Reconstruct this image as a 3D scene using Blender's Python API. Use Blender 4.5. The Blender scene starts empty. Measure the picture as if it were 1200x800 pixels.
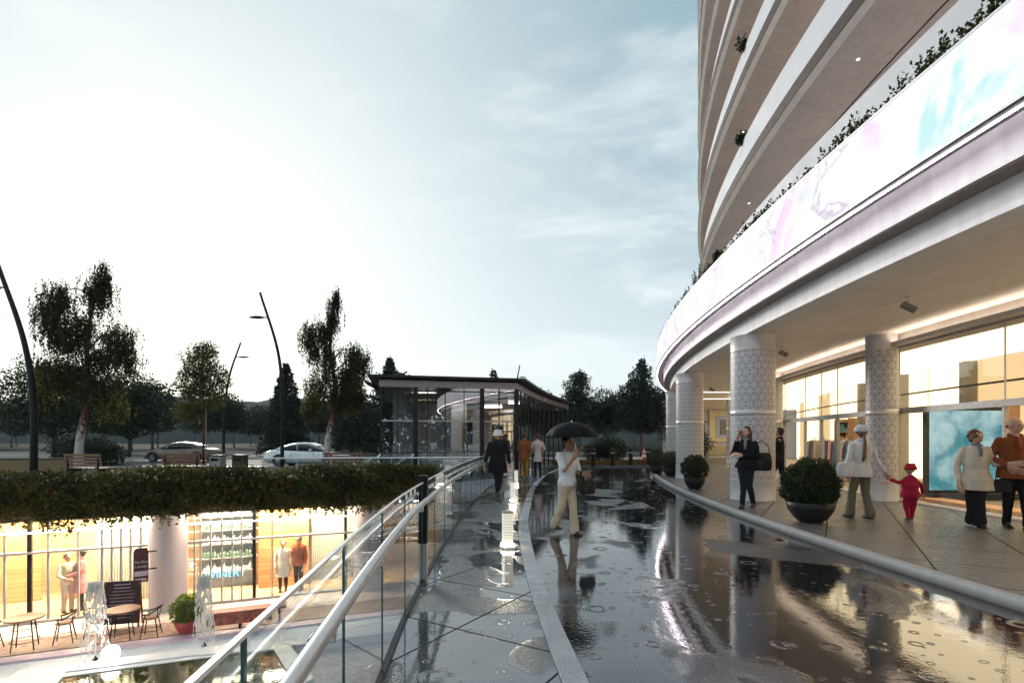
import bpy, bmesh, math, random
from math import sin, cos, pi, radians as rad
from mathutils import Vector, Matrix, noise as mnoise
import numpy as np

S = bpy.context.scene
COL = S.collection
rnd = random.Random(7)

# ---------------------------------------------------------------- camera
cam_d = bpy.data.cameras.new("camera"); cam = bpy.data.objects.new("camera", cam_d); COL.objects.link(cam)
cam.location = (0, 0, 1.55); cam.rotation_euler = (rad(90), 0, 0)
cam_d.sensor_width = 36; cam_d.lens = 18.12
cam_d.shift_y = 115/1200
cam_d.clip_start = 0.05; cam_d.clip_end = 3000
S.camera = cam

# ---------------------------------------------------------------- world
SUN_AZ, SUN_EL = -32.0, 15.0           # degrees left of the view axis, above the horizon
W = bpy.data.worlds.new("World"); S.world = W; W.use_nodes = True
nt = W.node_tree; nt.nodes.clear()
def WN(t, **kw):
    n = nt.nodes.new(t)
    for k, v in kw.items(): setattr(n, k, v)
    return n
def WL(a, b): nt.links.new(a, b)
out = WN('ShaderNodeOutputWorld'); bg = WN('ShaderNodeBackground')
sky = WN('ShaderNodeTexSky', sky_type='NISHITA', sun_disc=False)
sky.sun_elevation = rad(SUN_EL); sky.sun_rotation = rad(SUN_AZ)
sky.air_density = 1.0; sky.dust_density = 1.6; sky.ozone_density = 2.0
tc = WN('ShaderNodeTexCoord')
sund = Vector((sin(rad(SUN_AZ))*cos(rad(SUN_EL)), cos(rad(SUN_AZ))*cos(rad(SUN_EL)), sin(rad(SUN_EL))))
# thin high cloud veil: brightest round the sun, streaky elsewhere
dot = WN('ShaderNodeVectorMath', operation='DOT_PRODUCT'); WL(tc.outputs['Generated'], dot.inputs[0]); dot.inputs[1].default_value = sund
gl0 = WN('ShaderNodeMapRange'); WL(dot.outputs['Value'], gl0.inputs[0]); gl0.inputs[1].default_value = 0.55; gl0.inputs[2].default_value = 1.0; gl0.inputs[3].default_value = 0.0; gl0.inputs[4].default_value = 1.0
glow = WN('ShaderNodeMath', operation='POWER'); WL(gl0.outputs[0], glow.inputs[0]); glow.inputs[1].default_value = 1.9
mp = WN('ShaderNodeMapping'); WL(tc.outputs['Generated'], mp.inputs[0]); mp.inputs['Scale'].default_value = (1.0, 1.0, 3.2); mp.inputs['Rotation'].default_value = (0.1, 0.40, 0.3)
cn = WN('ShaderNodeTexNoise'); WL(mp.outputs[0], cn.inputs['Vector']); cn.inputs['Scale'].default_value = 2.9; cn.inputs['Detail'].default_value = 8; cn.inputs['Roughness'].default_value = .60; cn.inputs['Distortion'].default_value = .35
cr = WN('ShaderNodeMapRange', interpolation_type='SMOOTHSTEP'); WL(cn.outputs[0], cr.inputs[0]); cr.inputs[1].default_value = .44; cr.inputs[2].default_value = .74; cr.inputs[3].default_value = 0.0; cr.inputs[4].default_value = .75
sep = WN('ShaderNodeSeparateXYZ'); WL(tc.outputs['Generated'], sep.inputs[0])
hor = WN('ShaderNodeMapRange', interpolation_type='SMOOTHSTEP'); WL(sep.outputs['Z'], hor.inputs[0]); hor.inputs[1].default_value = -.05; hor.inputs[2].default_value = .62; hor.inputs[3].default_value = .95; hor.inputs[4].default_value = 0.0
add = WN('ShaderNodeMath', operation='ADD', use_clamp=True); WL(cr.outputs[0], add.inputs[0]); WL(hor.outputs[0], add.inputs[1])
base_c = WN('ShaderNodeMix', data_type='RGBA'); WL(add.outputs[0], base_c.inputs['Factor']); base_c.inputs['A'].default_value = (3.0, 4.5, 5.2, 1); base_c.inputs['B'].default_value = (7.9, 8.6, 8.8, 1)
vcol = WN('ShaderNodeMix', data_type='RGBA'); WL(glow.outputs[0], vcol.inputs['Factor']); WL(base_c.outputs['Result'], vcol.inputs['A']); vcol.inputs['B'].default_value = (8.8, 9.1, 9.0, 1)
skyc = WN('ShaderNodeMix', data_type='RGBA', blend_type='MULTIPLY'); skyc.inputs['Factor'].default_value = 1.0
WL(sky.outputs[0], skyc.inputs['A']); skyc.inputs['B'].default_value = (.75, .95, .90, 1)
mx = WN('ShaderNodeMix', data_type='RGBA'); mx.inputs['Factor'].default_value = .86; WL(skyc.outputs['Result'], mx.inputs['A']); WL(vcol.outputs['Result'], mx.inputs['B'])
# extra sky brightness added overhead and behind to light facades and people
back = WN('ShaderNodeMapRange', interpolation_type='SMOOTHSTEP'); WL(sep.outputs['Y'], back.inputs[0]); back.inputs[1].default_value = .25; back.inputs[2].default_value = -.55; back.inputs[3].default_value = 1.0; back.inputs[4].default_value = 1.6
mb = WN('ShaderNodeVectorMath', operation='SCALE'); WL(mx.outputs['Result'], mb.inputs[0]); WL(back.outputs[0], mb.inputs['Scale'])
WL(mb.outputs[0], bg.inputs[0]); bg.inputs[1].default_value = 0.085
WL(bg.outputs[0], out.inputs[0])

sun_l = bpy.data.lights.new("sun", 'SUN'); sun_o = bpy.data.objects.new("sun", sun_l); COL.objects.link(sun_o)
sun_l.energy = 1.5; sun_l.angle = rad(14); sun_l.color = (1, .93, .84)
sun_o.rotation_euler = (-sund).to_track_quat('-Z', 'Y').to_euler()

S.view_settings.view_transform = 'Standard'; S.view_settings.look = 'None'
S.view_settings.exposure = 0.48; S.view_settings.gamma = 1.0; S.view_settings.use_curve_mapping = False
S.render.engine = 'CYCLES'
S.cycles.use_denoising = True
S.cycles.max_bounces = 8; S.cycles.diffuse_bounces = 4; S.cycles.glossy_bounces = 4; S.cycles.transmission_bounces = 6; S.cycles.transparent_max_bounces = 16
S.cycles.caustics_reflective = True; S.cycles.blur_glossy = 1.0; S.cycles.caustics_refractive = False
S.cycles.sample_clamp_indirect = 6

# ---------------------------------------------------------------- material helpers
MATS = {}
class NB:
    def __init__(s, name):
        s.m = bpy.data.materials.new(name); s.m.use_nodes = True; s.t = s.m.node_tree; s.t.nodes.clear()
        s.out = s.n('ShaderNodeOutputMaterial')
    def n(s, t, **kw):
        n = s.t.nodes.new(t)
        for k, v in kw.items(): setattr(n, k, v)
        return n
    def l(s, a, b): s.t.links.new(a, b)
    def val(s, sock, v):
        if isinstance(v, (int, float, tuple, list)): sock.default_value = v
        else: s.l(v, sock)
    def math(s, op, a, b=None, c=None, clamp=False):
        n = s.n('ShaderNodeMath', operation=op, use_clamp=clamp)
        s.val(n.inputs[0], a)
        if b is not None: s.val(n.inputs[1], b)
        if c is not None: s.val(n.inputs[2], c)
        return n.outputs[0]
    def obj(s): return s.n('ShaderNodeTexCoord').outputs['Object']
    def uv(s): return s.n('ShaderNodeTexCoord').outputs['UV']
    def map(s, v, scale=(1, 1, 1), rot=(0, 0, 0), loc=(0, 0, 0)):
        n = s.n('ShaderNodeMapping'); s.l(v, n.inputs[0]); n.inputs['Scale'].default_value = scale; n.inputs['Rotation'].default_value = rot; n.inputs['Location'].default_value = loc
        return n.outputs[0]
    def noise(s, v, scale, detail=4, rough=.55, dist=0):
        n = s.n('ShaderNodeTexNoise'); s.l(v, n.inputs['Vector']); n.inputs['Scale'].default_value = scale; n.inputs['Detail'].default_value = detail
        n.inputs['Roughness'].default_value = rough; n.inputs['Distortion'].default_value = dist
        return n.outputs[0]
    def rng(s, v, a, b, c=0, d=1, smooth=False):
        n = s.n('ShaderNodeMapRange'); n.clamp = True
        if smooth: n.interpolation_type = 'SMOOTHSTEP'
        s.l(v, n.inputs[0]); n.inputs[1].default_value = a; n.inputs[2].default_value = b; s.val(n.inputs[3], c); s.val(n.inputs[4], d)
        return n.outputs[0]
    def mix(s, f, a, b, blend='MIX'):
        n = s.n('ShaderNodeMix', data_type='RGBA', blend_type=blend); s.val(n.inputs['Factor'], f); 
        for k, v in (('A', a), ('B', b)):
            if isinstance(v, tuple): n.inputs[k].default_value = (*v[:3], 1)
            else: s.l(v, n.inputs[k])
        return n.outputs['Result']
    def bump(s, h, strength=.3, dist=.01, nrm=None):
        n = s.n('ShaderNodeBump'); s.l(h, n.inputs['Height']); n.inputs['Strength'].default_value = strength; n.inputs['Distance'].default_value = dist
        if nrm is not None: s.l(nrm, n.inputs['Normal'])
        return n.outputs[0]
    def pbr(s, col, rough=.5, metal=0, nrm=None, ior=1.5, emis=None, es=0, trans=0, coat=0, alpha=None, spec=None):
        p = s.n('ShaderNodeBsdfPrincipled')
        if spec is not None: s.val(p.inputs['Specular IOR Level'], spec)
        if isinstance(col, tuple): p.inputs['Base Color'].default_value = (*col[:3], 1)
        else: s.l(col, p.inputs['Base Color'])
        s.val(p.inputs['Roughness'], rough); s.val(p.inputs['Metallic'], metal); p.inputs['IOR'].default_value = ior
        if nrm is not None: s.l(nrm, p.inputs['Normal'])
        if emis is not None:
            if isinstance(emis, tuple): p.inputs['Emission Color'].default_value = (*emis[:3], 1)
            else: s.l(emis, p.inputs['Emission Color'])
            s.val(p.inputs['Emission Strength'], es)
        if trans: p.inputs['Transmission Weight'].default_value = trans
        if coat: p.inputs['Coat Weight'].default_value = coat; p.inputs['Coat Roughness'].default_value = .05
        return p.outputs[0]
    def done(s, sh): s.l(sh, s.out.inputs[0]); return s.m

def simple(name, col, rough=.5, metal=0, vary=.15, vscale=6, bump=.1, bscale=60, bdist=.004, coat=0, ior=1.5, spec=None):
    if name in MATS: return MATS[name]
    b = NB(name); o = b.obj()
    n1 = b.noise(o, vscale, 5)
    f = b.rng(n1, .3, .7, 0, 1)
    c = b.mix(f, tuple(x*(1-vary) for x in col), tuple(min(1, x*(1+vary)) for x in col))
    nr = b.bump(b.noise(o, bscale, 3), bump, bdist) if bump else None
    r = b.rng(b.noise(o, vscale*2.3, 3), .3, .7, max(0, rough-.07), min(1, rough+.07))
    MATS[name] = b.done(b.pbr(c, r, metal, nr, coat=coat, ior=ior, spec=spec)); return MATS[name]

def glass_mat(name, tint=(.92, .96, .96), fres=1.5, rough=0.0, boost=1.0):
    if name in MATS: return MATS[name]
    b = NB(name)
    tr = b.n('ShaderNodeBsdfTransparent'); tr.inputs[0].default_value = (*tint, 1)
    gl = b.n('ShaderNodeBsdfGlossy'); gl.inputs['Roughness'].default_value = rough; gl.inputs[0].default_value = (.95, .97, 1, 1)
    g = b.n('ShaderNodeNewGeometry'); dt = b.n('ShaderNodeVectorMath', operation='DOT_PRODUCT'); b.l(g.outputs['Incoming'], dt.inputs[0]); b.l(g.outputs['Normal'], dt.inputs[1])
    c = b.math('ABSOLUTE', dt.outputs['Value']); f0 = ((fres-1)/(fres+1))**2*boost*2
    f = b.math('MULTIPLY_ADD', b.math('POWER', b.math('SUBTRACT', 1.0, c, clamp=True), 5.0), 1-f0, f0, clamp=True)
    mx = b.n('ShaderNodeMixShader'); b.l(f, mx.inputs[0]); b.l(tr.outputs[0], mx.inputs[1]); b.l(gl.outputs[0], mx.inputs[2])
    MATS[name] = b.done(mx.outputs[0]); return MATS[name]

def emit(name, col, strength):
    if name in MATS: return MATS[name]
    b = NB(name); e = b.n('ShaderNodeEmission'); e.inputs[0].default_value = (*col, 1); e.inputs[1].default_value = strength
    MATS[name] = b.done(e.outputs[0]); return MATS[name]

# ---- concrete of the tower
def concrete(name, col, bump=.25):
    if name in MATS: return MATS[name]
    b = NB(name); o = b.obj()
    big = b.noise(o, .8, 6, .6); fine = b.noise(o, 30, 4, .7)
    streak = b.noise(b.map(o, (3, 3, .35)), 2.0, 4)
    f = b.math('ADD', b.math('MULTIPLY', big, .5), b.math('MULTIPLY', streak, .5))
    c = b.mix(b.rng(f, .38, .62), tuple(x*.86 for x in col), tuple(x*1.06 for x in col))
    c = b.mix(b.rng(fine, .6, .75, 0, .25), c, tuple(x*.6 for x in col))
    nr = b.bump(b.noise(o, 45, 5, .7), bump, .006)
    MATS[name] = b.done(b.pbr(c, .62, 0, nr)); return MATS[name]

white_con = concrete('pale_concrete', (.74, .74, .76))
soffit_con = concrete('soffit_render', (.78, .72, .67))
brown_con = simple('brown_fascia', (.055, .034, .028), .6, vary=.2, spec=.2)
panel_grey = simple('grey_panel', (.60, .60, .64), .6, vary=.05, vscale=1.2, bump=.15)
lintel_con = concrete('lintel_concrete', (.34, .31, .30), .4)
kerb_stone = concrete('kerb_stone', (.34, .32, .32), .7)
steel = simple('brushed_steel', (.55, .54, .54), .36, .85, vary=.06, bump=0)
steel_white = simple('pale_metal', (.72, .72, .73), .4, .3, vary=.05, bump=0)
black_metal = simple('black_metal', (.008, .008, .009), .45, 0, vary=.2, spec=.2)
dark_metal = simple('dark_frame', (.014, .014, .016), .4, .1, vary=.2, spec=.25)
grey_metal = simple('grey_metal', (.33, .32, .32), .4, .3)
glass_rail = glass_mat('railing_glass', (.72, .80, .82), 1.55, 0.0, 2.6)
glass_pav = glass_mat('pavilion_glass', (.68, .72, .73), 1.6, 0.0, 2.3)
glass_shop = glass_mat('shop_glass', (.94, .97, .96), 1.5, 0.0, 1.0)
wood = simple('bench_wood', (.20, .085, .045), .5, vary=.35, vscale=14)
warm_wood = simple('warm_wood', (.55, .27, .11), .5, vary=.3, vscale=4)
bark_dark = simple('dark_bark', (.07, .045, .035), .85, vary=.4, vscale=20, bump=.8, bscale=40, bdist=.02)
soil = simple('soil', (.05, .035, .025), .9)

def birch_bark():
    b = NB('birch_bark'); o = b.obj()
    z = b.n('ShaderNodeSeparateXYZ'); b.l(o, z.inputs[0])
    n = b.noise(b.map(o, (3, 3, 1.2)), 3, 4, .6)
    h = b.math('ADD', b.rng(z.outputs[2], .8, 4.2, 0, 1), b.math('MULTIPLY', b.math('SUBTRACT', n, .5), 1.3))
    c = b.mix(b.rng(h, .30, .42), (.50, .45, .41), (.12, .030, .022))
    sp = b.noise(b.map(o, (8, 8, 30)), 1.0, 3, .7)
    c = b.mix(b.rng(sp, .62, .68), c, (.06, .03, .025))
    return b.done(b.pbr(c, .8, 0, b.bump(sp, .6, .02)))
birch_m = birch_bark()

def leaf_mat(name, c1, c2, red=0.0, trans=.35, rough=.5):
    if name in MATS: return MATS[name]
    b = NB(name); o = b.obj()
    n1 = b.noise(o, .9, 3); n2 = b.noise(o, 14, 2)
    f = b.math('ADD', b.math('MULTIPLY', n1, .6), b.math('MULTIPLY', n2, .4))
    c = b.mix(b.rng(f, .38, .62), c1, c2)
    if red:
        c = b.mix(b.rng(b.noise(o, 5, 3), 1-red-.34, 1-red-.28), c, (.16, .02, .015))
    p = b.pbr(c, rough, 0, spec=.15)
    t = b.n('ShaderNodeBsdfTranslucent'); b.l(b.mix(1.0, c, (1.6, 1.6, .9), 'MULTIPLY'), t.inputs[0])
    m = b.n('ShaderNodeMixShader'); m.inputs[0].default_value = trans; b.l(p, m.inputs[1]); b.l(t.outputs[0], m.inputs[2])
    MATS[name] = b.done(m.outputs[0]); return MATS[name]
leaf_birch = leaf_mat('birch_leaves', (.014, .016, .007), (.050, .050, .014), trans=.28)
leaf_dark = leaf_mat('dark_leaves', (.012, .018, .011), (.028, .040, .018), trans=.18)
leaf_con = leaf_mat('conifer_needles', (.010, .018, .014), (.022, .034, .024), trans=.08)
leaf_lime = leaf_mat('yellow_green_leaves', (.035, .045, .014), (.10, .10, .03), trans=.35)
leaf_hedge = leaf_mat('hedge_leaves', (.030, .038, .012), (.125, .115, .034), red=.035, trans=.35, rough=.45)
leaf_bush = leaf_mat('box_leaves', (.014, .026, .012), (.040, .058, .022), trans=.2)
leaf_bright = leaf_mat('bright_box_leaves', (.08, .13, .015), (.16, .22, .03), trans=.3)

def cloth(name, col, rough=.85, vary=.12):
    if name in MATS: return MATS[name]
    b = NB(name); o = b.obj(); n = b.noise(o, 4, 4); c = b.mix(b.rng(n, .3, .7), tuple(x*(1-vary) for x in col), tuple(min(1, x*(1+vary)) for x in col))
    nr = b.bump(b.noise(o, 260, 2), .25, .002, b.bump(b.noise(b.map(o, (1, 1, .45)), 11, 3, .6, .8), .5, .02)); MATS[name] = b.done(b.pbr(c, rough, 0, nr, spec=.12)); return MATS[name]
# ---------------------------------------------------------------- object helpers
def tag(o, label=None, cat=None, group=None, kind=None):
    if label: o['label'] = label
    if cat: o['category'] = cat
    if group: o['group'] = group
    if kind: o['kind'] = kind
    return o
def empty(name, loc=(0, 0, 0), rz=0, label=None, cat=None, group=None):
    o = bpy.data.objects.new(name, None); COL.objects.link(o); o.location = loc; o.rotation_euler = (0, 0, rz); o.empty_display_size = .2
    return tag(o, label, cat, group)
def link(name, me, mat, parent=None, smooth=False, loc=None):
    o = bpy.data.objects.new(name, me); COL.objects.link(o)
    if mat is not None and not me.materials:
        for m in (mat if isinstance(mat, (list, tuple)) else [mat]): me.materials.append(m)
    if parent is not None: o.parent = parent
    if loc is not None: o.location = loc
    if smooth: me.shade_smooth()
    return o
def bobj(name, bm, mat, parent=None, smooth=False, loc=None, recalc=True):
    if recalc: bmesh.ops.recalc_face_normals(bm, faces=bm.faces[:])
    me = bpy.data.meshes.new(name); bm.to_mesh(me); bm.free()
    return link(name, me, mat, parent, smooth, loc)
def BM(): return bmesh.new()
def box(bm, lo, hi, rz=0, c=None, M=None):
    x0, y0, z0 = lo; x1, y1, z1 = hi
    vs = [Vector(p) for p in ((x0,y0,z0),(x1,y0,z0),(x1,y1,z0),(x0,y1,z0),(x0,y0,z1),(x1,y0,z1),(x1,y1,z1),(x0,y1,z1))]
    if M is not None: vs = [M @ v for v in vs]
    elif rz:
        c = Vector(c) if c is not None else Vector((0, 0, 0)); R = Matrix.Rotation(rz, 3, 'Z'); vs = [c + R @ (v-c) for v in vs]
    v = [bm.verts.new(p) for p in vs]
    for f in ((0,3,2,1),(4,5,6,7),(0,1,5,4),(1,2,6,5),(2,3,7,6),(3,0,4,7)): bm.faces.new([v[i] for i in f])
    return v
def rbox(lo, hi, bev=.01, seg=2):
    bm = BM(); box(bm, lo, hi); bmesh.ops.bevel(bm, geom=bm.edges[:], offset=bev, segments=seg, affect='EDGES', profile=.5); return bm
def frame_of(d):
    d = d.normalized(); up = Vector((0, 0, 1)) if abs(d.z) < .95 else Vector((0, 1, 0))
    x = up.cross(d).normalized(); y = d.cross(x).normalized(); return x, y
def loft(bm, rings, close=True):
    """rings: list of lists of points"""
    R = [[bm.verts.new(p) for p in r] for r in rings]; n = len(R[0])
    for a, b_ in zip(R, R[1:]):
        for i in range(n): bm.faces.new((a[i], a[(i+1) % n], b_[(i+1) % n], b_[i]))
    if close:
        bm.faces.new(R[0][::-1]); bm.faces.new(R[-1])
def tube(bm, pts, rads, n=8, cap=True):
    pts = [Vector(p) for p in pts]
    if isinstance(rads, (int, float)): rads = [rads]*len(pts)
    rings = []; px = None
    for i, p in enumerate(pts):
        d = (pts[min(i+1, len(pts)-1)] - pts[max(i-1, 0)])
        if d.length < 1e-6: d = Vector((0, 0, 1))
        d.normalize()
        if px is None: x, y = frame_of(d)
        else:
            x = (px - d*px.dot(d)); x = x.normalized() if x.length > 1e-5 else frame_of(d)[0]; y = d.cross(x)
        px = x
        rings.append([p + (x*cos(2*pi*k/n) + y*sin(2*pi*k/n))*rads[i] for k in range(n)])
    loft(bm, rings, cap)
def lathe(bm, prof, n=24, c=(0, 0, 0), close=False):
    c = Vector(c); R = []
    for r, z in prof:
        R.append([bm.verts.new(c + Vector((max(r, 1e-4)*cos(2*pi*k/n), max(r, 1e-4)*sin(2*pi*k/n), z))) for k in range(n)])
    for a, b_ in zip(R, R[1:]):
        for i in range(n): bm.faces.new((a[i], a[(i+1) % n], b_[(i+1) % n], b_[i]))
    if close: bm.faces.new(R[0][::-1]); bm.faces.new(R[-1])
def ball(bm, c, r, seg=10, sc=(1, 1, 1), M=None):
    mat = Matrix.Translation(Vector(c)) @ (M.to_4x4() if M is not None else Matrix()) @ Matrix.Diagonal((r*sc[0], r*sc[1], r*sc[2], 1))
    bmesh.ops.create_uvsphere(bm, u_segments=seg, v_segments=max(6, seg*2//3), radius=1, matrix=mat)
def copy_tree(o, parent=None):
    c = o.copy(); COL.objects.link(c); c.parent = parent
    for ch in list(o.children): copy_tree(ch, c)
    return c
def sheet(name, pts, z, mat, kind='structure', parent=None, sub=0):
    me = bpy.data.meshes.new(name); me.from_pydata([(p[0], p[1], p[2] if len(p) > 2 else z) for p in pts], [], [list(range(len(pts)))]); me.update()
    o = link(name, me, mat, parent)
    if kind: o['kind'] = kind
    return o
def strip_sheet(name, A, B, z, mat, kind='structure', parent=None, thick=0):
    bm = BM()
    a = [bm.verts.new((p[0], p[1], z)) for p in A]; b_ = [bm.verts.new((p[0], p[1], z)) for p in B]
    for i in range(len(A)-1): bm.faces.new((a[i], a[i+1], b_[i+1], b_[i]))
    if thick:
        r = bmesh.ops.extrude_face_region(bm, geom=bm.faces[:]); bmesh.ops.translate(bm, verts=[v for v in r['geom'] if isinstance(v, bmesh.types.BMVert)], vec=(0, 0, -thick))
    o = bobj(name, bm, mat, parent)
    if kind: o['kind'] = kind
    return o
def smooth_curve(pts, n=60):
    """Catmull-Rom through 2D/3D points"""
    P = [Vector(p) for p in pts]; P = [P[0]*2-P[1]] + P + [P[-1]*2-P[-2]]; out = []
    seg = len(P)-3; per = max(2, n//seg)
    for i in range(seg):
        a, b_, c, d = P[i:i+4]
        for k in range(per):
            t = k/per
            out.append(.5*((2*b_) + (c-a)*t + (2*a-5*b_+4*c-d)*t*t + (3*b_-a-3*c+d)*t**3))
    out.append(P[-2]); return out

# the tower's rings share one centre
CX, CY = 69.6, 8.0
def cp(R, a, z=0): return Vector((CX - R*cos(rad(a)), CY + R*sin(rad(a)), z))
def arc(R, a0, a1, n=60): return [cp(R, a0+(a1-a0)*i/n) for i in range(n+1)]
def ring(bm, prof, a0, a1, n=100, closed=True):
    R = []
    for i in range(n+1):
        a = a0+(a1-a0)*i/n; R.append([bm.verts.new(cp(r, a, z)) for r, z in prof])
    m = len(prof)
    for A, B in zip(R, R[1:]):
        for j in range(m if closed else m-1): bm.faces.new((A[j], A[(j+1) % m], B[(j+1) % m], B[j]))
    if closed: bm.faces.new(R[0][::-1]); bm.faces.new(R[-1])
def ringobj(name, prof, a0, a1, mat, parent, n=100, closed=True): 
    bm = BM(); ring(bm, prof, a0, a1, n, closed); return bobj(name, bm, mat, parent)

# ---------------------------------------------------------------- wet paving materials
def paving(name, base, joints=True, puddle=(.46, .54), grain=1.0, bricks=False, ior=2.0, rough_dry=.28, rough_wet=.03, ripples=True, jang=58.0, jsp=1.07, jcol=.25, chop=.05, patch=.1):
    b = NB(name); o = b.obj()
    pud = b.rng(b.noise(b.map(o, (1, .8, 1)), .62, 4, .55, .6), puddle[0], puddle[1], 0, 1, True)     # 1 = standing water
    var = b.noise(o, 2.2, 5, .6)
    c = b.mix(b.rng(var, .35, .65), tuple(x*.75 for x in base), tuple(x*1.25 for x in base))
    g = b.noise(o, 62, 2, .6)
    c = b.mix(b.rng(g, .5, .72, 0, .5), c, tuple(min(1, x*2.2) for x in base))
    h = b.math('MULTIPLY', g, b.math('SUBTRACT', 1.0, pud))
    jm = None
    if joints:
        r = b.map(o, rot=(0, 0, -rad(jang)))
        s = b.n('ShaderNodeSeparateXYZ'); b.l(r, s.inputs[0])
        def line(v, sp, w, off):
            t = b.math('FRACT', b.math('ADD', b.math('DIVIDE', v, sp), off))
            d = b.math('ABSOLUTE', b.math('SUBTRACT', t, .5))
            return b.math('LESS_THAN', d, 1.2*w/sp)
        l1 = line(s.outputs[0], jsp, .008, joints[0]); l2 = line(s.outputs[1], jsp, .008, joints[1])
        jm = b.math('MAXIMUM', l1, l2)
    if bricks:
        br = b.n('ShaderNodeTexBrick'); b.l(b.map(o, (1, 1, 1), rot=(0, 0, rad(2))), br.inputs['Vector']); br.inputs['Scale'].default_value = 1
        br.inputs['Brick Width'].default_value = .30; br.inputs['Row Height'].default_value = .16; br.inputs['Mortar Size'].default_value = .004; br.inputs['Mortar Smooth'].default_value = .3
        bm_ = b.math('MULTIPLY', br.outputs['Fac'], .6)
        jm = bm_ if jm is None else b.math('MAXIMUM', jm, bm_)
    if jm is not None:
        c = b.mix(jm, c, tuple(x*jcol for x in base))
    nr = b.bump(h, 1.0, .016*grain)
    nr = b.bump(b.noise(b.map(o, (1, 1, 1)), 9, 3, .5), .022, .03, nr)
    nr = b.bump(b.noise(o, 42, 2, .5), chop, .006, b.bump(b.math('MULTIPLY', b.noise(o, 20, 3, .6), b.rng(b.noise(o, .35, 3), .45, .6, 0, 1, True)), chop*patch, .012, nr))
    if ripples:
        for sc_, ph, thr in ((2.3, 0.0, .74), (4.4, 5.3, .76), (8.0, 2.2, .80)):
            v = b.n('ShaderNodeTexVoronoi', feature='F1', voronoi_dimensions='2D'); b.l(b.map(o, loc=(ph, ph*2, 0)), v.inputs['Vector']); v.inputs['Scale'].default_value = sc_; v.inputs['Randomness'].default_value = 1
            sc = b.n('ShaderNodeSeparateColor'); b.l(v.outputs['Color'], sc.inputs[0])
            d = v.outputs['Distance']
            r0 = b.math('MULTIPLY_ADD', sc.outputs[0], .20, .02)
            env = b.math('SUBTRACT', 1.0, b.math('MULTIPLY', b.math('ABSOLUTE', b.math('SUBTRACT', d, r0)), 14.0), clamp=True)
            wv = b.math('SINE', b.math('MULTIPLY', d, 95.0))
            rp = b.math('MULTIPLY', b.math('MULTIPLY', wv, env), b.math('GREATER_THAN', sc.outputs[1], thr))
            nr = b.bump(rp, .24, .016/sc_, nr)
    if jm is not None: nr = b.bump(b.math('SUBTRACT', 1.0, jm), .6, .006, nr)
    ro = b.rng(pud, 0, 1, rough_dry, rough_wet)
    if jm is not None:
        ro = b.math('MAXIMUM', ro, b.math('MULTIPLY', jm, .8)); sp = b.math('MULTIPLY_ADD', jm, -.46, .5)
    else: sp = .5
    MATS[name] = b.done(b.pbr(c, ro, 0, nr, ior=ior, spec=sp)); return MATS[name]
walk_m = paving('wet_slab_paving', (.085, .087, .093), joints=(.38, .05), puddle=(.485, .505), ior=2.5, rough_dry=.20)
plaza_m = paving('wet_dark_stone', (.014, .014, .017), joints=None, puddle=(.34, .44), ior=2.25, rough_dry=.09, grain=.6, patch=2.0, chop=.055)
side_m = paving('wet_sidewalk_paving', (.085, .075, .075), joints=(.13, .40), puddle=(.60, .70), bricks=True, ior=2.3, rough_dry=.26, rough_wet=.2, ripples=False, grain=1.4)
strip_m = paving('pale_stone_strip', (.34, .34, .35), joints=None, puddle=(.45, .6), ior=1.6, rough_dry=.35, rough_wet=.12, grain=.6)
road_m = simple('damp_asphalt', (.030, .031, .034), .7, vary=.4, vscale=.8, bump=.3, spec=.12)
grass_m = simple('grass', (.008, .013, .008), .9, spec=.05, vary=.5, vscale=1.5, bump=.8, bscale=80, bdist=.03)

# ---------------------------------------------------------------- the levels
RAIL = [(.02, -4), (-.30, -1.5), (-.50, 0), (-.67, 1.5), (-.845, 3.3), (-.95, 5), (-1.01, 8), (-.98, 11), (-.87, 14.2), (-.66, 17.5), (-.36, 20.4), (-.05, 22.0)]
RC = smooth_curve([(x, y, 0) for x, y in RAIL], 132)
STRIP = smooth_curve([(1.25, -4, 0), (.80, 0, 0), (.57, 1.5, 0), (.40, 3.3, 0), (.26, 5.5, 0), (.205, 7.8, 0), (.235, 10, 0), (.36, 12.1, 0), (.55, 15, 0), (.80, 17.7, 0), (1.2, 21, 0), (1.75, 24, 0), (2.9, 29.0, 0)], 120)
HEDGE = smooth_curve([(-30, 5.8, 0), (-22, 9.3, 0), (-17, 11.4, 0), (-13.0, 13.1, 0), (-10.0, 14.5, 0), (-7.8, 15.4, 0), (-5.0, 16.6, 0), (-2.6, 17.6, 0)], 70)
def offs(c, d):
    out = []
    for i, p in enumerate(c):
        t = (c[min(i+1, len(c)-1)] - c[max(i-1, 0)]).normalized(); out.append(p + Vector((-t.y, t.x, 0))*d)
    return out
# ground with the sunken court cut out
edgeH = [(-.20, 21.2), (-2.6, 18.3)] + [(p.x, p.y) for p in offs(HEDGE, .45)][::-1][2:] + [(-60, -6), (-440, -40)]
gpts = [(1.5, -65)] + [(.4, -12)] + [(p.x, p.y) for p in RC if p.y < 21.0] + edgeH + [(-440, 470), (440, 470), (440, -65)]
sheet('ground', gpts, 0, plaza_m)
# retaining wall below the plaza edge
rw = [p for p in RC if p.y < 21.0] + [Vector((-.20, 21.2, 0)), Vector((-2.6, 18.3, 0))]
bm = BM(); a = [bm.verts.new((p.x, p.y, -.001)) for p in rw]; b_ = [bm.verts.new((p.x, p.y, -3.6)) for p in rw]
for i in range(len(rw)-1): bm.faces.new((a[i], a[i+1], b_[i+1], b_[i]))
tag(bobj('retaining_wall', bm, white_con), 'pale concrete wall below the edge of the walkway', 'wall')
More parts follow.
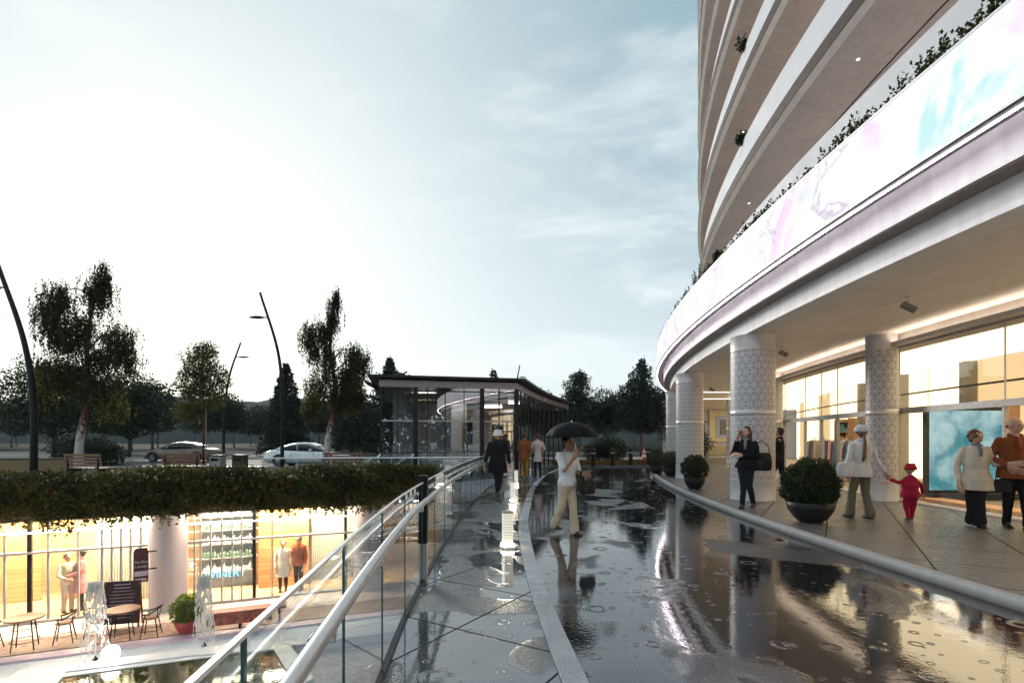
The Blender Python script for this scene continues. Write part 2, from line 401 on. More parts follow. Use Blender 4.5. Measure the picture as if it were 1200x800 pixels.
# left walkway, strip, sidewalk
strip_sheet('walkway', [p for p in offs(RC, 0) ], [STRIP[min(len(STRIP)-1, int(i*len(STRIP)/len(RC)*.86))] for i in range(len(RC))], .004, walk_m)
strip_sheet('stone_strip', offs(STRIP, .085), offs(STRIP, -.085), .012, strip_m)
# sidewalk under the canopy: real step with a rounded kerb
strip_sheet('sidewalk', arc(64.97, -32, 33, 120), arc(60.2, -32, 33, 120), .10, side_m)
bm = BM(); ring(bm, [(64.96, .0), (64.96, .103), (64.97, .110), (65.00, .113), (65.07, .112), (65.095, .104), (65.105, .08), (65.11, .0)], -32, 33, 200)
kb = bobj('kerb', bm, kerb_stone, smooth=True); kb['kind'] = 'structure'
sheet('lobby_floor', [(p.x, p.y) for p in arc(60.2, 14, 33, 30)] + [(40, 52), (40, 20)], .099, side_m)

# street beyond
def quad(name, x0, y0, x1, y1, z, mat, kind='structure'): return sheet(name, [(x0, y0), (x1, y0), (x1, y1), (x0, y1)], z, mat, kind)
quad('street', -160, 28.3, 60, 41, .006, road_m)
for nm_, pts_ in (('street_pavement', [(-160, 28.25), (-160, 0), (-60, 0)] + [(p.x, p.y+.75) for p in HEDGE] + [(-2.6, 19.2), (-5.5, 20.4), (-7.5, 28.25)]),): sheet(nm_, pts_, .004, simple('dark_damp_paving', (.020, .020, .022), .7, vary=.4, bump=.3, spec=.1))
quad('lawn', -220, 41.2, 120, 400, .03, grass_m)
for i, (nm, y0, y1, x0, x1, z) in enumerate([('street_kerb', 27.9, 28.3, -160, -2.0, .10), ('street_kerb', 41.0, 41.3, -160, 120, .14), ('street_kerb', 54.5, 54.9, -160, 120, .20)]):
    bm = rbox((x0, y0, 0), (x1, y1, z), .02, 1); o = bobj(nm, bm, kerb_stone if i else strip_m); o['kind'] = 'structure'
quad('far_road', -160, 46, 120, 54.4, .035, road_m)
# hills: two bumpy ridges far off
def ridge(Y0, h, seed, x0=-420, x1=420):
    bm = BM(); n = 160; rows = []
    for j, (dy, k) in enumerate(((0, 0), (12, .6), (30, 1), (70, .75), (140, .1))):
        r = []
        for i in range(n+1):
            x = x0+(x1-x0)*i/n
            hh = h*(.55+.45*mnoise.noise(Vector((x*.008, seed, 0)))) + 1.6*mnoise.noise(Vector((x*.08, seed, j))) + 1.2*mnoise.noise(Vector((x*.3, seed, j)))
            fall = 1.0 if x < 0 else max(.45, 1-x/260)
            r.append(bm.verts.new((x, Y0+dy, max(0, hh*k*fall))))
        rows.append(r)
    for a, b_ in zip(rows, rows[1:]):
        for i in range(n): bm.faces.new((a[i], a[i+1], b_[i+1], b_[i]))
    o = bobj('hills', bm, simple('far_woods', (.014, .022, .019), .9, vary=.5, vscale=.3, bump=1, bscale=1.2, bdist=1.0), smooth=True); o['kind'] = 'structure'
ridge(235, 31, 3.1); ridge(300, 42, 8.7)

# ---------------------------------------------------------------- sunken court
FZ = -3.52
WALL = smooth_curve([(-30, 6.6, 0), (-22, 10.0, 0), (-17, 12.0, 0), (-13.6, 13.65, 0), (-10.5, 15.0, 0), (-8.1, 15.95, 0), (-5.0, 17.2, 0), (-2.4, 18.2, 0), (.5, 19.2, 0)], 96)
court_m = paving('court_paving', (.55, .43, .39), joints=(.1, .3), puddle=(.7, .8), ior=1.5, rough_dry=.4, ripples=False, jcol=.6)
sheet('courtyard_floor', [(-60, -30), (3, -30), (3, 22), (-60, 22)], FZ, court_m)
step_m = simple('step_brick', (.26, .16, .12), .6, vary=.4, vscale=9, bump=.5, bscale=30, bdist=.01)
pink_m = simple('pink_stone', (.62, .46, .52), .45, vary=.08)
pebble = simple('white_pebbles', (.66, .66, .69), .6, vary=.3, vscale=30, bump=1, bscale=26, bdist=.02)
pool_w = simple('white_pool_rim', (.68, .66, .68), .4, vary=.06)
# bands parallel to the shop wall: terrace edge, pink kerb, pebble bed, white rim, dark pond
def band(name, d0, d1, z, mat, thick=0, kind='structure', x1=-3.2): 
    c = [p for p in WALL if -26 < p.x < x1]; return strip_sheet(name, offs(c, d0), offs(c, d1), z, mat, kind, thick=thick)
band('terrace', .3, -1.40, FZ+.124, court_m, .11)
band('terrace_edge', -1.405, -2.50, FZ+.12, step_m, .11)
band('pink_kerb', -2.505, -2.88, FZ+.10, pink_m, .09)
band('pebble_bed', -2.885, -4.2, FZ+.05, pebble, .04)
band('fountain_rim', -4.21, -4.6, FZ+.22, pool_w, .21)
pond_m = paving('pond_water', (.030, .035, .010), joints=None, puddle=(.2, .3), ior=1.33, rough_dry=.05, rough_wet=.02, ripples=True)
POND = [(-9.3, 10.75), (-7.2, 11.55), (-5.5, 11.9), (-4.5, 10.5), (-5.5, 8.5), (-8.3, 8.8)]
sheet('pond', POND, FZ+.20, pond_m)
bm = BM(); cc = Vector((-6.0, 10.6, 0)); m = len(POND)
inn = [Vector((x, y, 0)) for x, y in POND]; outr = [cc+(p-cc)*1.32 for p in inn]
vi = [bm.verts.new((p.x, p.y, FZ+.24)) for p in inn]; vo = [bm.verts.new((p.x, p.y, FZ+.24)) for p in outr]; vb = [bm.verts.new((p.x, p.y, FZ)) for p in outr]; vj = [bm.verts.new((p.x, p.y, FZ)) for p in inn]
for i in range(m):
    j = (i+1) % m; bm.faces.new((vi[i], vi[j], vo[j], vo[i])); bm.faces.new((vo[i], vo[j], vb[j], vb[i])); bm.faces.new((vi[i], vi[j], vj[j], vj[i]))
o = bobj('pond_rim', bm, pool_w); o['kind'] = 'structure'

# ---------------------------------------------------------------- the tower
tower = empty('tower_building', cp(62, 5, 0), 0, 'round pale tower with stacked balcony rings over a glass shopping arcade', 'building')
TI = Matrix.Translation(tower.location).inverted()
def P(o):   # parent keeping world coordinates
    o.parent = tower; o.matrix_parent_inverse = TI.copy(); return o
A0, A1 = -34, 36
P(ringobj('podium_fascia', [(64.52, 4.86), (64.50, 4.42), (64.20, 4.415), (64.19, 4.06), (63.7, 4.055), (63.7, 4.85)], A0, A1, white_con, None, 160))
P(ringobj('arcade_ceiling', [(63.7, 4.052), (60.3, 4.052), (60.3, 4.3), (63.7, 4.3)], A0, A1, soffit_con, None, 120))
P(ringobj('soffit_step', [(64.48, 4.408), (64.22, 4.408), (64.22, 4.402), (64.48, 4.402)], A0, A1, simple('brown_soffit', (.26, .20, .17), .6), None, 120))
P(ringobj('screen_tray', [(64.86, 4.725), (64.86, 4.755), (64.525, 4.93), (64.525, 4.865)], A0, A1, simple('tray_metal', (.20, .18, .21), .5, .1), None, 160))
P(ringobj('podium_parapet', [(63.30, 4.88), (63.30, 7.74), (63.12, 7.74), (63.12, 4.88)], A0, A1, panel_grey, None, 120))
P(ringobj('roof_bed', [(64.74, 5.43), (64.74, 5.50), (63.31, 5.50), (63.31, 5.43)], A0, A1, simple('soil', (.05, .035, .025)), None, 80))
P(ringobj('added_wash_light', [(64.845, 4.716), (64.82, 4.716), (64.82, 4.722), (64.845, 4.722)], A0, A1, emit('added_wash_glow', (1.0, .87, .94), 20.0), None, 160))  # glowing strip added under the display to brighten the fascia
# giant curved display
def led_mat():
    b = NB('display_picture'); o = b.obj()
    v = b.map(o, (1, 1, 1.5), loc=(3, 1, 0))
    n1 = b.noise(v, .50, 3, .55, 1.0); n2 = b.noise(b.map(o, (1, 1, 1), loc=(40, 7, 3)), .42, 4, .6, 1.4)
    n3 = b.noise(b.map(o, (1, 1, 1.2), loc=(9, 30, 5)), .8, 4, .55, .6)
    c = (1.0, 1.0, 1.0)
    pink = b.rng(n1, .50, .64, 0, .48, True)
    c = b.mix(pink, c, (1.0, .50, .86))
    teal = b.rng(n2, .555, .66, 0, .65, True)
    c = b.mix(teal, c, (.38, .84, .86))
    # the veins where the paint dried at the rim of a stain
    vein = b.math('SUBTRACT', 1.0, b.math('MULTIPLY', b.math('ABSOLUTE', b.math('SUBTRACT', n3, .56)), 48.0), clamp=True)
    msk = b.math('MULTIPLY', vein, b.rng(b.noise(o, .35, 2), .46, .6, 0, .55))
    c = b.mix(msk, c, (.45, .28, .55))
    e = b.n('ShaderNodeEmission'); b.l(c, e.inputs[0]); e.inputs[1].default_value = .76
    return b.done(e.outputs[0])
led_m = led_mat()
led = P(ringobj('display_screen', [(64.87, 4.77), (64.87, 5.78), (64.80, 5.78), (64.80, 4.77)], A0, A1, simple('screen_housing', (.5, .5, .52), .5), None, 200))
bm = BM(); ring(bm, [(64.875, 4.80), (64.875, 5.765)], A0, A1, 200, False); pic = bobj('picture', bm, led_m, led); 
fr = ringobj('frame', [(64.885, 4.768), (64.885, 4.798), (64.872, 4.798), (64.872, 4.768)], A0, A1, steel_white, led, 200)
fr2 = ringobj('frame', [(64.885, 5.767), (64.885, 5.795), (64.78, 5.795), (64.78, 5.782), (64.872, 5.782), (64.872, 5.767)], A0, A1, steel_white, led, 200)
led['label'] = 'curved glowing white display with pink and teal paint stains'
# storeys: soffit, brown edge, pale parapet
for k in range(0, 6):
    z = 10.0+3.0*k
    sl = P(ringobj('storey_slab', [(62.62, z), (62.75, z+.10), (62.75, z+.42), (62.50, z+.42), (62.50, z+.30), (58.8, z+.30), (58.8, z)], A0, 40, soffit_con if k else soffit_con, None, 110))
    ringobj('edge_band', [(62.60, z+.05), (62.765, z+.11), (62.765, z+.43), (62.72, z+.43), (62.72, z+.11)], A0, 40, brown_con, sl, 110)
    ringobj('groove', [(61.26, z-.004), (61.22, z-.004), (61.22, z-.001), (61.26, z-.001)], A0, 40, brown_con, sl, 80)
    P(ringobj('balcony_parapet', [(62.50, z+.425), (62.52, z+1.62), (62.38, z+1.62), (62.38, z+.425)], A0, 40, panel_grey, None, 110))
    P(ringobj('apartment_wall', [(59.0, z+.31), (59.0, z+2.99), (58.9, z+2.99), (58.9, z+.31)], A0, 40, emit('added_apartment_glow', (1.0, .80, .68), .46), None, 60))  # hidden wall given an added warm glow to light the soffits
    for a in (3.2, 9.7, 15.5, -4):
        bm = BM(); lathe(bm, [(0, z-.012), (.03, z-.012), (.034, z-.001)], 12, cp(62.0, a+k*.7)); P(bobj('downlight', bm, emit('downlight_glow', (1, .9, .75), 3.0), None))
P(ringobj('podium_wall', [(59.0, 4.31), (59.0, 9.99), (58.9, 9.99), (58.9, 4.31)], A0, A1, panel_grey, None, 60))
P(ringobj('added_glow_band', [(59.05, 6.2), (59.05, 9.6), (59.01, 9.6), (59.01, 6.2)], A0, A1, emit('added_apartment_glow', (1.0, .80, .68), .46), None, 60))  # unseen glowing band, added to light the lowest soffit
P(ringobj('terrace_roof', [(63.1, 4.89), (59.05, 4.89), (59.05, 4.95), (63.1, 4.95)], A0, A1, panel_grey, None, 60))

# cove light and trough added on the lintel face to brighten the arcade ceiling
P(ringobj('added_cove_trough', [(60.63, 3.74), (60.86, 3.74), (60.86, 3.83), (60.84, 3.83), (60.84, 3.76), (60.63, 3.76)], A0, 30, simple('trough_metal', (.45, .42, .40), .4), None, 100))
P(ringobj('added_cove_light', [(60.67, 3.765), (60.79, 3.765), (60.79, 3.775), (60.67, 3.775)], A0, 30, emit('added_cove_glow', (1.0, .82, .62), 7.5), None, 100))
# columns with a triangle lattice
def lattice(name, pitch=.15, c1=(.52, .50, .51), c2=(.29, .27, .275)):
    b = NB(name); uv = b.uv()
    s = b.n('ShaderNodeSeparateXYZ'); b.l(uv, s.inputs[0]); u, v = s.outputs[0], s.outputs[1]
    def fam(a, ph, w):
        t = b.math('ADD', b.math('MULTIPLY', u, sin(a)/pitch), b.math('MULTIPLY', v, cos(a)/pitch))
        d = b.math('ABSOLUTE', b.math('SUBTRACT', b.math('FRACT', b.math('ADD', t, ph)), .5))
        return b.math('SUBTRACT', .5, d), w            # 0 on the line
    m = None
    for a in (0, 2*pi/3, 4*pi/3):
        d, w = fam(a, .5+.5, .13)
        l_ = b.math('LESS_THAN', d, .11)
        m = l_ if m is None else b.math('MAXIMUM', m, l_)
    m2 = None
    for a in (0, 2*pi/3, 4*pi/3):      # finer filigree inside the triangles
        t = b.math('ADD', b.math('MULTIPLY', u, sin(a)*2/pitch), b.math('MULTIPLY', v, cos(a)*2/pitch))
        d = b.math('SUBTRACT', .5, b.math('ABSOLUTE', b.math('SUBTRACT', b.math('FRACT', t), .5)))
        l_ = b.math('LESS_THAN', d, .13); m2 = l_ if m2 is None else b.math('MAXIMUM', m2, l_)
    f = b.math('MAXIMUM', m, b.math('MULTIPLY', m2, .45))
    c = b.mix(f, c2, c1)
    c = b.mix(b.rng(b.noise(b.obj(), 1.3, 4), .35, .65, 0, .14), c, (.3, .27, .26))
    return b.done(b.pbr(c, .4, 0, b.bump(f, .7, .012)))
lat_m = lattice('lattice_panel'); lat_s = lattice('fine_lattice_panel', .06, (.70, .62, .62), (.50, .42, .42))
cap_m = simple('column_metal', (.50, .48, .48), .40, .10, vary=.06, vscale=2, bump=0)
def column(name, pos, z0, z1, r, mat, parent, fn=None, plain=.0, cap=.38, band_z=None, base=.5):
    bm = BM(); n = 40
    uvl = bm.loops.layers.uv.new('UVMap'); zs = [z0+base, z1-cap]
    rows = [[bm.verts.new((pos[0]+r*cos(2*pi*k/n), pos[1]+r*sin(2*pi*k/n), z)) for k in range(n)] for z in zs]
    for i in range(n):
        f = bm.faces.new((rows[0][i], rows[0][(i+1) % n], rows[1][(i+1) % n], rows[1][i]))
        for lp, (uu, vv) in zip(f.loops, ((i, zs[0]), (i+1, zs[0]), (i+1, zs[1]), (i, zs[1]))): lp[uvl].uv = (uu*2*pi*r/n, vv)
    me = bpy.data.meshes.new(name); bm.to_mesh(me); bm.free(); o = link(name, me, mat, None, True)
    if fn: fn(o)
    else: o.parent = parent
    def pt(nm, prof, m_=cap_m):
        b2 = BM(); lathe(b2, prof, n, (pos[0], pos[1], 0)); q = bobj(nm, b2, m_, None, True); q.parent = o; return q
    pt('capital', [(r*.9, z1-cap-.001), (r+.005, z1-cap), (r+.005, z1-cap+.02), (r+.003, z1-cap+.03), (r+.003, z1-.02), (r+.008, z1-.012), (r+.008, z1-.001)])
    pt('base', [(r+.022, z0), (r+.022, z0+.03), (r+.008, z0+.045), (r+.008, z0+base-.02), (r+.014, z0+base), (r*.9, z0+base+.001)])
    if band_z: pt('band', [(r*.95, band_z), (r+.006, band_z+.004), (r+.006, band_z+.15), (r*.95, band_z+.154)], simple('band_metal', (.55, .53, .52), .35, .3, bump=0))
    return o
for a in (-9.4, -2.9, 4.1, 10.5, 16.9, 23.3):
    column('column', cp(63.9, a), .10, 4.05, .50, lat_m, None, P, band_z=2.12)
for a in (-9.4, -2.4, 4.15, 10.75, 16.9, 23.3):
    column('column', cp(60.86, a), .10, 4.05, .33, lat_m, None, P, band_z=2.12)

# storefront
GR = 60.45
P(ringobj('lintel', [(60.62, 3.70), (60.62, 4.05), (60.20, 4.05), (60.20, 3.70)], A0, 30, lintel_con, None, 100))
P(ringobj('transom', [(60.52, 2.17), (60.52, 2.30), (60.38, 2.30), (60.38, 2.17)], A0, 30, grey_metal, None, 100))
P(ringobj('threshold', [(60.62, .101), (60.62, .13), (60.25, .13), (60.25, .101)], A0, 30, lintel_con, None, 100))
mull = [-30, -26, -22, -18, -14, -10, -6.5, -4.4, -2.0, 1.5, 4.15, 5.35, 6.8, 7.75, 8.9, 10.75, 13, 16, 20, 25, 30]
for i, a in enumerate(mull):
    R3 = Matrix.Rotation(-rad(a), 4, 'Z'); bm = BM()
    w = .022 if a not in (6.8, 7.75, 8.9) else .03
    box(bm, (-.04, -w, .13), (.04, w, 2.17), M=Matrix.Translation(cp(GR, a)) @ R3); box(bm, (-.012, -.008, 2.30), (.012, .008, 3.70), M=Matrix.Translation(cp(GR, a)) @ R3)
    P(bobj('mullion', bm, grey_metal))
    if i+1 < len(mull):
        bm = BM(); ring(bm, [(GR, .13), (GR, 2.17)], a, mull[i+1], 6, False); ring(bm, [(GR, 2.30), (GR, 3.70)], a, mull[i+1], 6, False); P(bobj('glass_pane', bm, glass_shop))
# double door with pulls
for a in (7.45, 8.05):
    bm = BM(); q = cp(GR+.07, a); tube(bm, [(q.x, q.y, .75), (q.x, q.y, 1.65)], .014, 8)
    for z in (.85, 1.55): q2 = cp(GR, a); tube(bm, [(q.x, q.y, z), (q2.x, q2.y, z)], .008, 6)
    P(bobj('door_handle', bm, steel))
# interior
shop_wall = simple('warm_wall', (.80, .73, .56), .6, vary=.12, vscale=.7)
P(ringobj('shop_back_wall', [(57.0, .12), (57.0, 3.715), (56.9, 3.775), (56.9, .12)], A0, 32, shop_wall, None, 60))
P(ringobj('shop_ceiling', [(60.02, 3.78), (57.0, 3.78), (57.0, 3.86), (60.02, 3.86)], A0, 32, emit('added_ceiling_glow', (1.0, .77, .47), 1.9), None, 60))  # ceiling made to glow, added to fill the shop with warm brightness
P(ringobj('cove', [(60.25, 4.03), (59.7, 4.03), (59.7, 4.049), (60.25, 4.049)], A0, 32, shop_wall, None, 60))
P(ringobj('shop_floor', [(60.24, .115), (54.5, .115), (54.5, .10), (60.24, .10)], A0, 32, simple('shop_floor_stone', (.48, .38, .26), .2), None, 60))
glow_up = emit('shop_light', (1.0, .82, .58), 26.0)
for i, a in enumerate([-30+2.0*k for k in range(31)]):
    P(ringobj('ceiling_light', [(60.17, 4.00), (60.06, 4.00), (60.06, 4.02), (60.17, 4.02)], a+.1, a+1.8, glow_up, None, 4))
for a in (.2, 1.9, 3.3, 6.3, 9.3, 12, -4, -8):
    bm = BM(); R3 = Matrix.Translation(cp(57.3, a)) @ Matrix.Rotation(-rad(a), 4, 'Z'); box(bm, (-.14, -.14, .116), (.14, .14, 3.718), M=R3); P(bobj('interior_pillar', bm, simple('pillar_dark', (.16, .15, .13), .5)))
for i, a in enumerate([-30+2.02*k for k in range(31)]):
    P(ringobj('added_glow_panel', [(57.06, .30), (57.06, 3.74), (57.02, 3.74), (57.02, .30)], a+.06, a+1.92, emit('added_cream_glow_%d' % (i % 3), ((1, .70, .36), (1, .76, .42), (.95, .64, .32))[i % 3], (2.6, 1.9, .85)[(i*7) % 3]), None, 4))  # glowing panels added on the back wall to brighten shop and arcade
# shelves along the back wall
sh_m = simple('shelf_wood', (.32, .18, .09), .45)
goods = [simple('goods_%s' % n_, c_, .5) for n_, c_ in (('red', (.35, .06, .05)), ('cream', (.6, .5, .35)), ('dark', (.05, .05, .06)), ('ochre', (.45, .26, .07)), ('teal', (.08, .22, .24)))]
for i, a in enumerate((.4, 1.9, 5.6, 7.0, 10.6, 13.4)):
    M_ = Matrix.Translation(cp(57.35, a, .116)) @ Matrix.Rotation(pi-rad(a), 4, 'Z')
    e = empty('display_shelf', M_.translation, pi-rad(a), ['tall shelf of goods deep in the shop, the one nearest the viewer', 'tall shelf of goods deep in the shop, second nearest the viewer', 'tall shelf of goods behind the right half of the black-framed screen', 'tall shelf of goods behind the left half of the black-framed screen', 'tall shelf of goods behind the column left of the child', 'tall shelf of goods seen through the closed glass doors'][i], 'shelf', 'shelves along the back wall of the shop')
    bm = BM(); box(bm, (-.2, -.75, 0), (.2, -.71, 2.3)); box(bm, (-.2, .71, 0), (.2, .75, 2.3)); box(bm, (-.21, -.708, 0), (-.18, .708, 2.3))
    for k in range(6): box(bm, (-.178, -.708, .05+k*.42), (.2, .708, .08+k*.42))
    bobj('rack', bm, sh_m, e)
    for k in range(5):
        bm = BM(); y = -.66
        while y < .58:
            w = rnd.uniform(.06, .18); h = rnd.uniform(.12, .32); box(bm, (-.12, y, .082+k*.42), (.14, y+w, .082+k*.42+h)); y += w+rnd.uniform(.01, .07)
        bobj('goods', bm, goods[(k+i) % 5], e)

bm = BM(); ring(bm, [(57.9, 2.94), (57.9, 2.99), (57.85, 2.99), (57.85, 2.94)], -28, 30, 80); P(bobj('display_rail', bm, dark_metal))
garm = [cloth('garment_%d' % i, c) for i, c in enumerate(((.05, .05, .06), (.35, .10, .08), (.45, .36, .25), (.12, .16, .22), (.5, .48, .46)))]
for i, (a, lab) in enumerate(((8.9, 'clothes rail behind the glass above the white-capped woman'), (9.9, 'clothes rail right behind the closed glass doors'), (10.9, 'clothes rail behind the left leaf of the glass doors'), (12.1, 'clothes rail behind the glass next to the narrow inner column'))):
    q = cp(58.9, a, .116); e = empty('clothes_rail', q, rad(90-a), lab, 'clothes rail', 'clothes rails inside the big shop')
    bm = BM(); tube(bm, [(-.55, 0, 0), (-.55, 0, 1.45), (.55, 0, 1.45), (.55, 0, 0)], .014, 6); tube(bm, [(-.55, -.2, .01), (-.55, .2, .01)], .014, 6); tube(bm, [(.55, -.2, .01), (.55, .2, .01)], .014, 6); bobj('rail', bm, dark_metal, e)
    x = -.5
    while x < .48:
        h = rnd.uniform(.6, 1.05); bm = BM(); loft(bm, [[Vector((x+dx, dy, z)) for dx, dy in ((-.018, -w), (.018, -w), (.018, w), (-.018, w))] for z, w in ((1.42, .03), (1.36, .19), (1.2, .20), (1.42-h, .23))]); bobj('garment', bm, rnd.choice(garm), e); x += rnd.uniform(.06, .12)
# advertising screen inside the shop window
ad = empty('advertising_screen', (10.85, 12.35, .13), rad(4), 'large black framed screen with a blue green watercolour behind the shop glass', 'screen')
bm = BM(); box(bm, (-1.02, -.06, .22), (-.96, .06, 2.12)); box(bm, (.96, -.06, .22), (1.02, .06, 2.12)); box(bm, (-1.02, -.061, 2.12), (1.02, .061, 2.19)); box(bm, (-1.02, -.061, .14), (1.02, .061, .22)); box(bm, (-.96, .0, .22), (.96, .05, 2.12))
bobj('frame', bm, black_metal, ad)
bm = BM(); box(bm, (-1.1, -.28, 0), (1.1, .28, .14)); bobj('base', bm, black_metal, ad)
def teal_mat():
    b = NB('teal_picture'); o = b.obj()
    n1 = b.noise(b.map(o, (1, 1, 1.1)), .95, 5, .55, .3); n2 = b.noise(o, 2.2, 7, .62, .3)
    c = b.mix(b.rng(n1, .38, .62, 0, 1, True), (.05, .27, .31), (.62, .80, .82))
    c = b.mix(b.rng(n2, .45, .7, 0, .6), c, (.16, .46, .52))
    e = b.n('ShaderNodeEmission'); b.l(c, e.inputs[0]); e.inputs[1].default_value = .62
    return b.done(e.outputs[0])
bm = BM(); box(bm, (-.958, -.02, .222), (.958, -.012, 2.118)); bobj('picture', bm, teal_mat(), ad)
# wooden window ledge under it
bm = BM(); ring(bm, [(60.2, .131), (60.2, .20), (59.7, .20), (59.7, .131)], -2, 4.0, 30); P(bobj('window_ledge', bm, warm_wood))

# ceiling spotlights
def spotlight(pos, yaw, lab):
    e = empty('spotlight', pos, yaw, lab, 'spotlight', 'cylinder spotlights under the arcade ceiling')
    bm = BM(); lathe(bm, [(0, 0), (.045, 0), (.045, -.02), (0, -.02)], 14); tube(bm, [(0, 0, -.02), (0, 0, -.12)], .012, 8); bobj('bracket', bm, steel, e)
    bm = BM(); d = Vector((.85, 0, -.5)).normalized(); c0 = Vector((0, 0, -.17)); tube(bm, [c0-d*.10, c0+d*.13], .062, 16); bobj('housing', bm, simple('spot_grey', (.25, .24, .23), .35, .4), e)
    bm = BM(); tube(bm, [c0+d*.128, c0+d*.134], .05, 16); bobj('lens', bm, black_metal, e)
spotlight((6.95, 9.05, 4.05), rad(-10), 'white cylinder spotlight on the ceiling above the red-suited child, the nearest one')
spotlight((7.3, 13.9, 4.05), rad(-20), 'cylinder spotlight on the ceiling just right of the big front column')
spotlight((9.2, 23.8, 4.05), rad(-30), 'small far cylinder spotlight in the gap between the two front columns')
P(bobj('light_strip', (lambda bm: (box(bm, (9.6, 27.0, 4.035), (11.4, 27.08, 4.05)), box(bm, (11.5, 31.5, 4.035), (14.0, 31.6, 4.05)), bm)[2])(BM()), emit('strip_glow', (1, .93, .82), 4)))
# building wing closing the view under the arcade
wing = empty('side_wing', (17, 42, 0), rad(-8), 'pale grey wall with a framed dark window far under the arcade', 'building')
bm = BM(); box(bm, (-4.5, 0, 0), (12, .5, 5)); bobj('wall', bm, simple('wing_wall', (.36, .35, .36), .5), wing)
bm = BM(); box(bm, (-.9, -.12, 1.4), (1.7, -.001, 3.9)); w_ = bobj('window', bm, simple('window_surround', (.5, .45, .25), .5), wing)
bm = BM(); box(bm, (-.4, -.16, 1.7), (1.2, -.121, 3.5)); bobj('frame', bm, simple('window_blue_frame', (.22, .30, .42), .4), w_)
bm = BM(); box(bm, (-.1, -.18, 1.95), (.9, -.161, 3.2)); bobj('pane', bm, simple('dark_pane', (.02, .03, .05), .1), w_)
bm = BM(); box(bm, (-1.0, -.10, .35), (3, -.002, 1.0)); bobj('plinth', bm, simple('ochre_plinth', (.30, .26, .14), .5), wing)

# plants behind the display
def leafmesh(name, C_, N_, S_, mat, parent=None, aspect=1.6, seed=0, loc=None):
    """C_ centres (n,3), N_ directions along the leaf (n,3), S_ sizes (n)"""
    rg = np.random.default_rng(seed); n = len(C_)
    u = N_/np.maximum(np.linalg.norm(N_, axis=1, keepdims=True), 1e-6)
    r = rg.normal(size=(n, 3)); v = np.cross(u, r); v /= np.maximum(np.linalg.norm(v, axis=1, keepdims=True), 1e-6)
    a = u*(S_*aspect)[:, None]; w = v*S_[:, None]*.5
    V = np.stack([C_, C_+a*.45+w, C_+a, C_+a*.45-w], 1).reshape(-1, 3)
    me = bpy.data.meshes.new(name); me.vertices.add(4*n); me.vertices.foreach_set('co', V.ravel().astype(np.float32))
    me.loops.add(4*n); me.loops.foreach_set('vertex_index', np.arange(4*n, dtype=np.int32)); me.polygons.add(n)
    me.polygons.foreach_set('loop_start', np.arange(0, 4*n, 4, dtype=np.int32)); me.polygons.foreach_set('loop_total', np.full(n, 4, dtype=np.int32))
    me.update(calc_edges=True); me.validate()
    return link(name, me, mat, parent, False, loc)
rg = np.random.default_rng(5)
def sprig(n_st, h, spread, per, size, seed):
    r_ = np.random.default_rng(seed); C_ = []; N_ = []
    for _ in range(n_st):
        b0 = np.array([r_.uniform(-spread, spread), r_.uniform(-spread*.5, spread*.5), 0]); d = np.array([r_.normal(0, .35), r_.normal(0, .35), 1.]); d /= np.linalg.norm(d); L = h*r_.uniform(.5, 1)
        for k in range(per):
            t = (k+.5)/per; C_.append(b0+d*L*t); N_.append(r_.normal(size=3)+d*.6)
    return np.array(C_), np.array(N_)
leaf_shr = leaf_mat('terrace_leaves', (.020, .028, .010), (.07, .075, .02), trans=.3)
proto = []
for k in range(4):
    C_, N_ = sprig(26, .50+.10*k, .28, 22, .05, 20+k); proto.append((C_, N_))
k = 0; a = -6.0
while a < 20:
    if rnd.random() < .92:
        q = cp(64.69, a, 5.70); e = empty('terrace_shrub', q, rad(90-a), None, 'plant', 'shrubs peeping over the display')
        tag(e, 'small spiky green shrub growing in the bed behind the glowing display')
        C_, N_ = proto[k % 4]; leafmesh('foliage', np.abs(C_*np.array([1, 1, 1])[None]*0+C_*np.array([1.5, .35, 1])*rnd.uniform(.45, .95))*np.sign(C_*np.array([1, 1, 0])+np.array([0, 0, 1])), N_, np.full(len(C_), .036), leaf_shr, e, 1.7, k)
        k += 1
    a += rnd.uniform(.25, .75)
for st, a in ((0, 8.9), (1, 8.7), (2, 8.5)):
    q = cp(63.22 if st == 0 else 62.45, a, (7.70, 11.55, 14.55)[st]); e = empty('balcony_plant', q, 0, ['dark plant on the lowest parapet just above the display', 'dark plant on the second parapet above the display', 'dark plant on the third parapet above the display'][st], 'plant', 'plants trailing over the balcony parapets')
    C_, N_ = proto[st]; C2 = C_*np.array([.6, .6, .7]); leafmesh('foliage', C2, N_, np.full(len(C2), .06), leaf_dark, e, 1.7, 3)

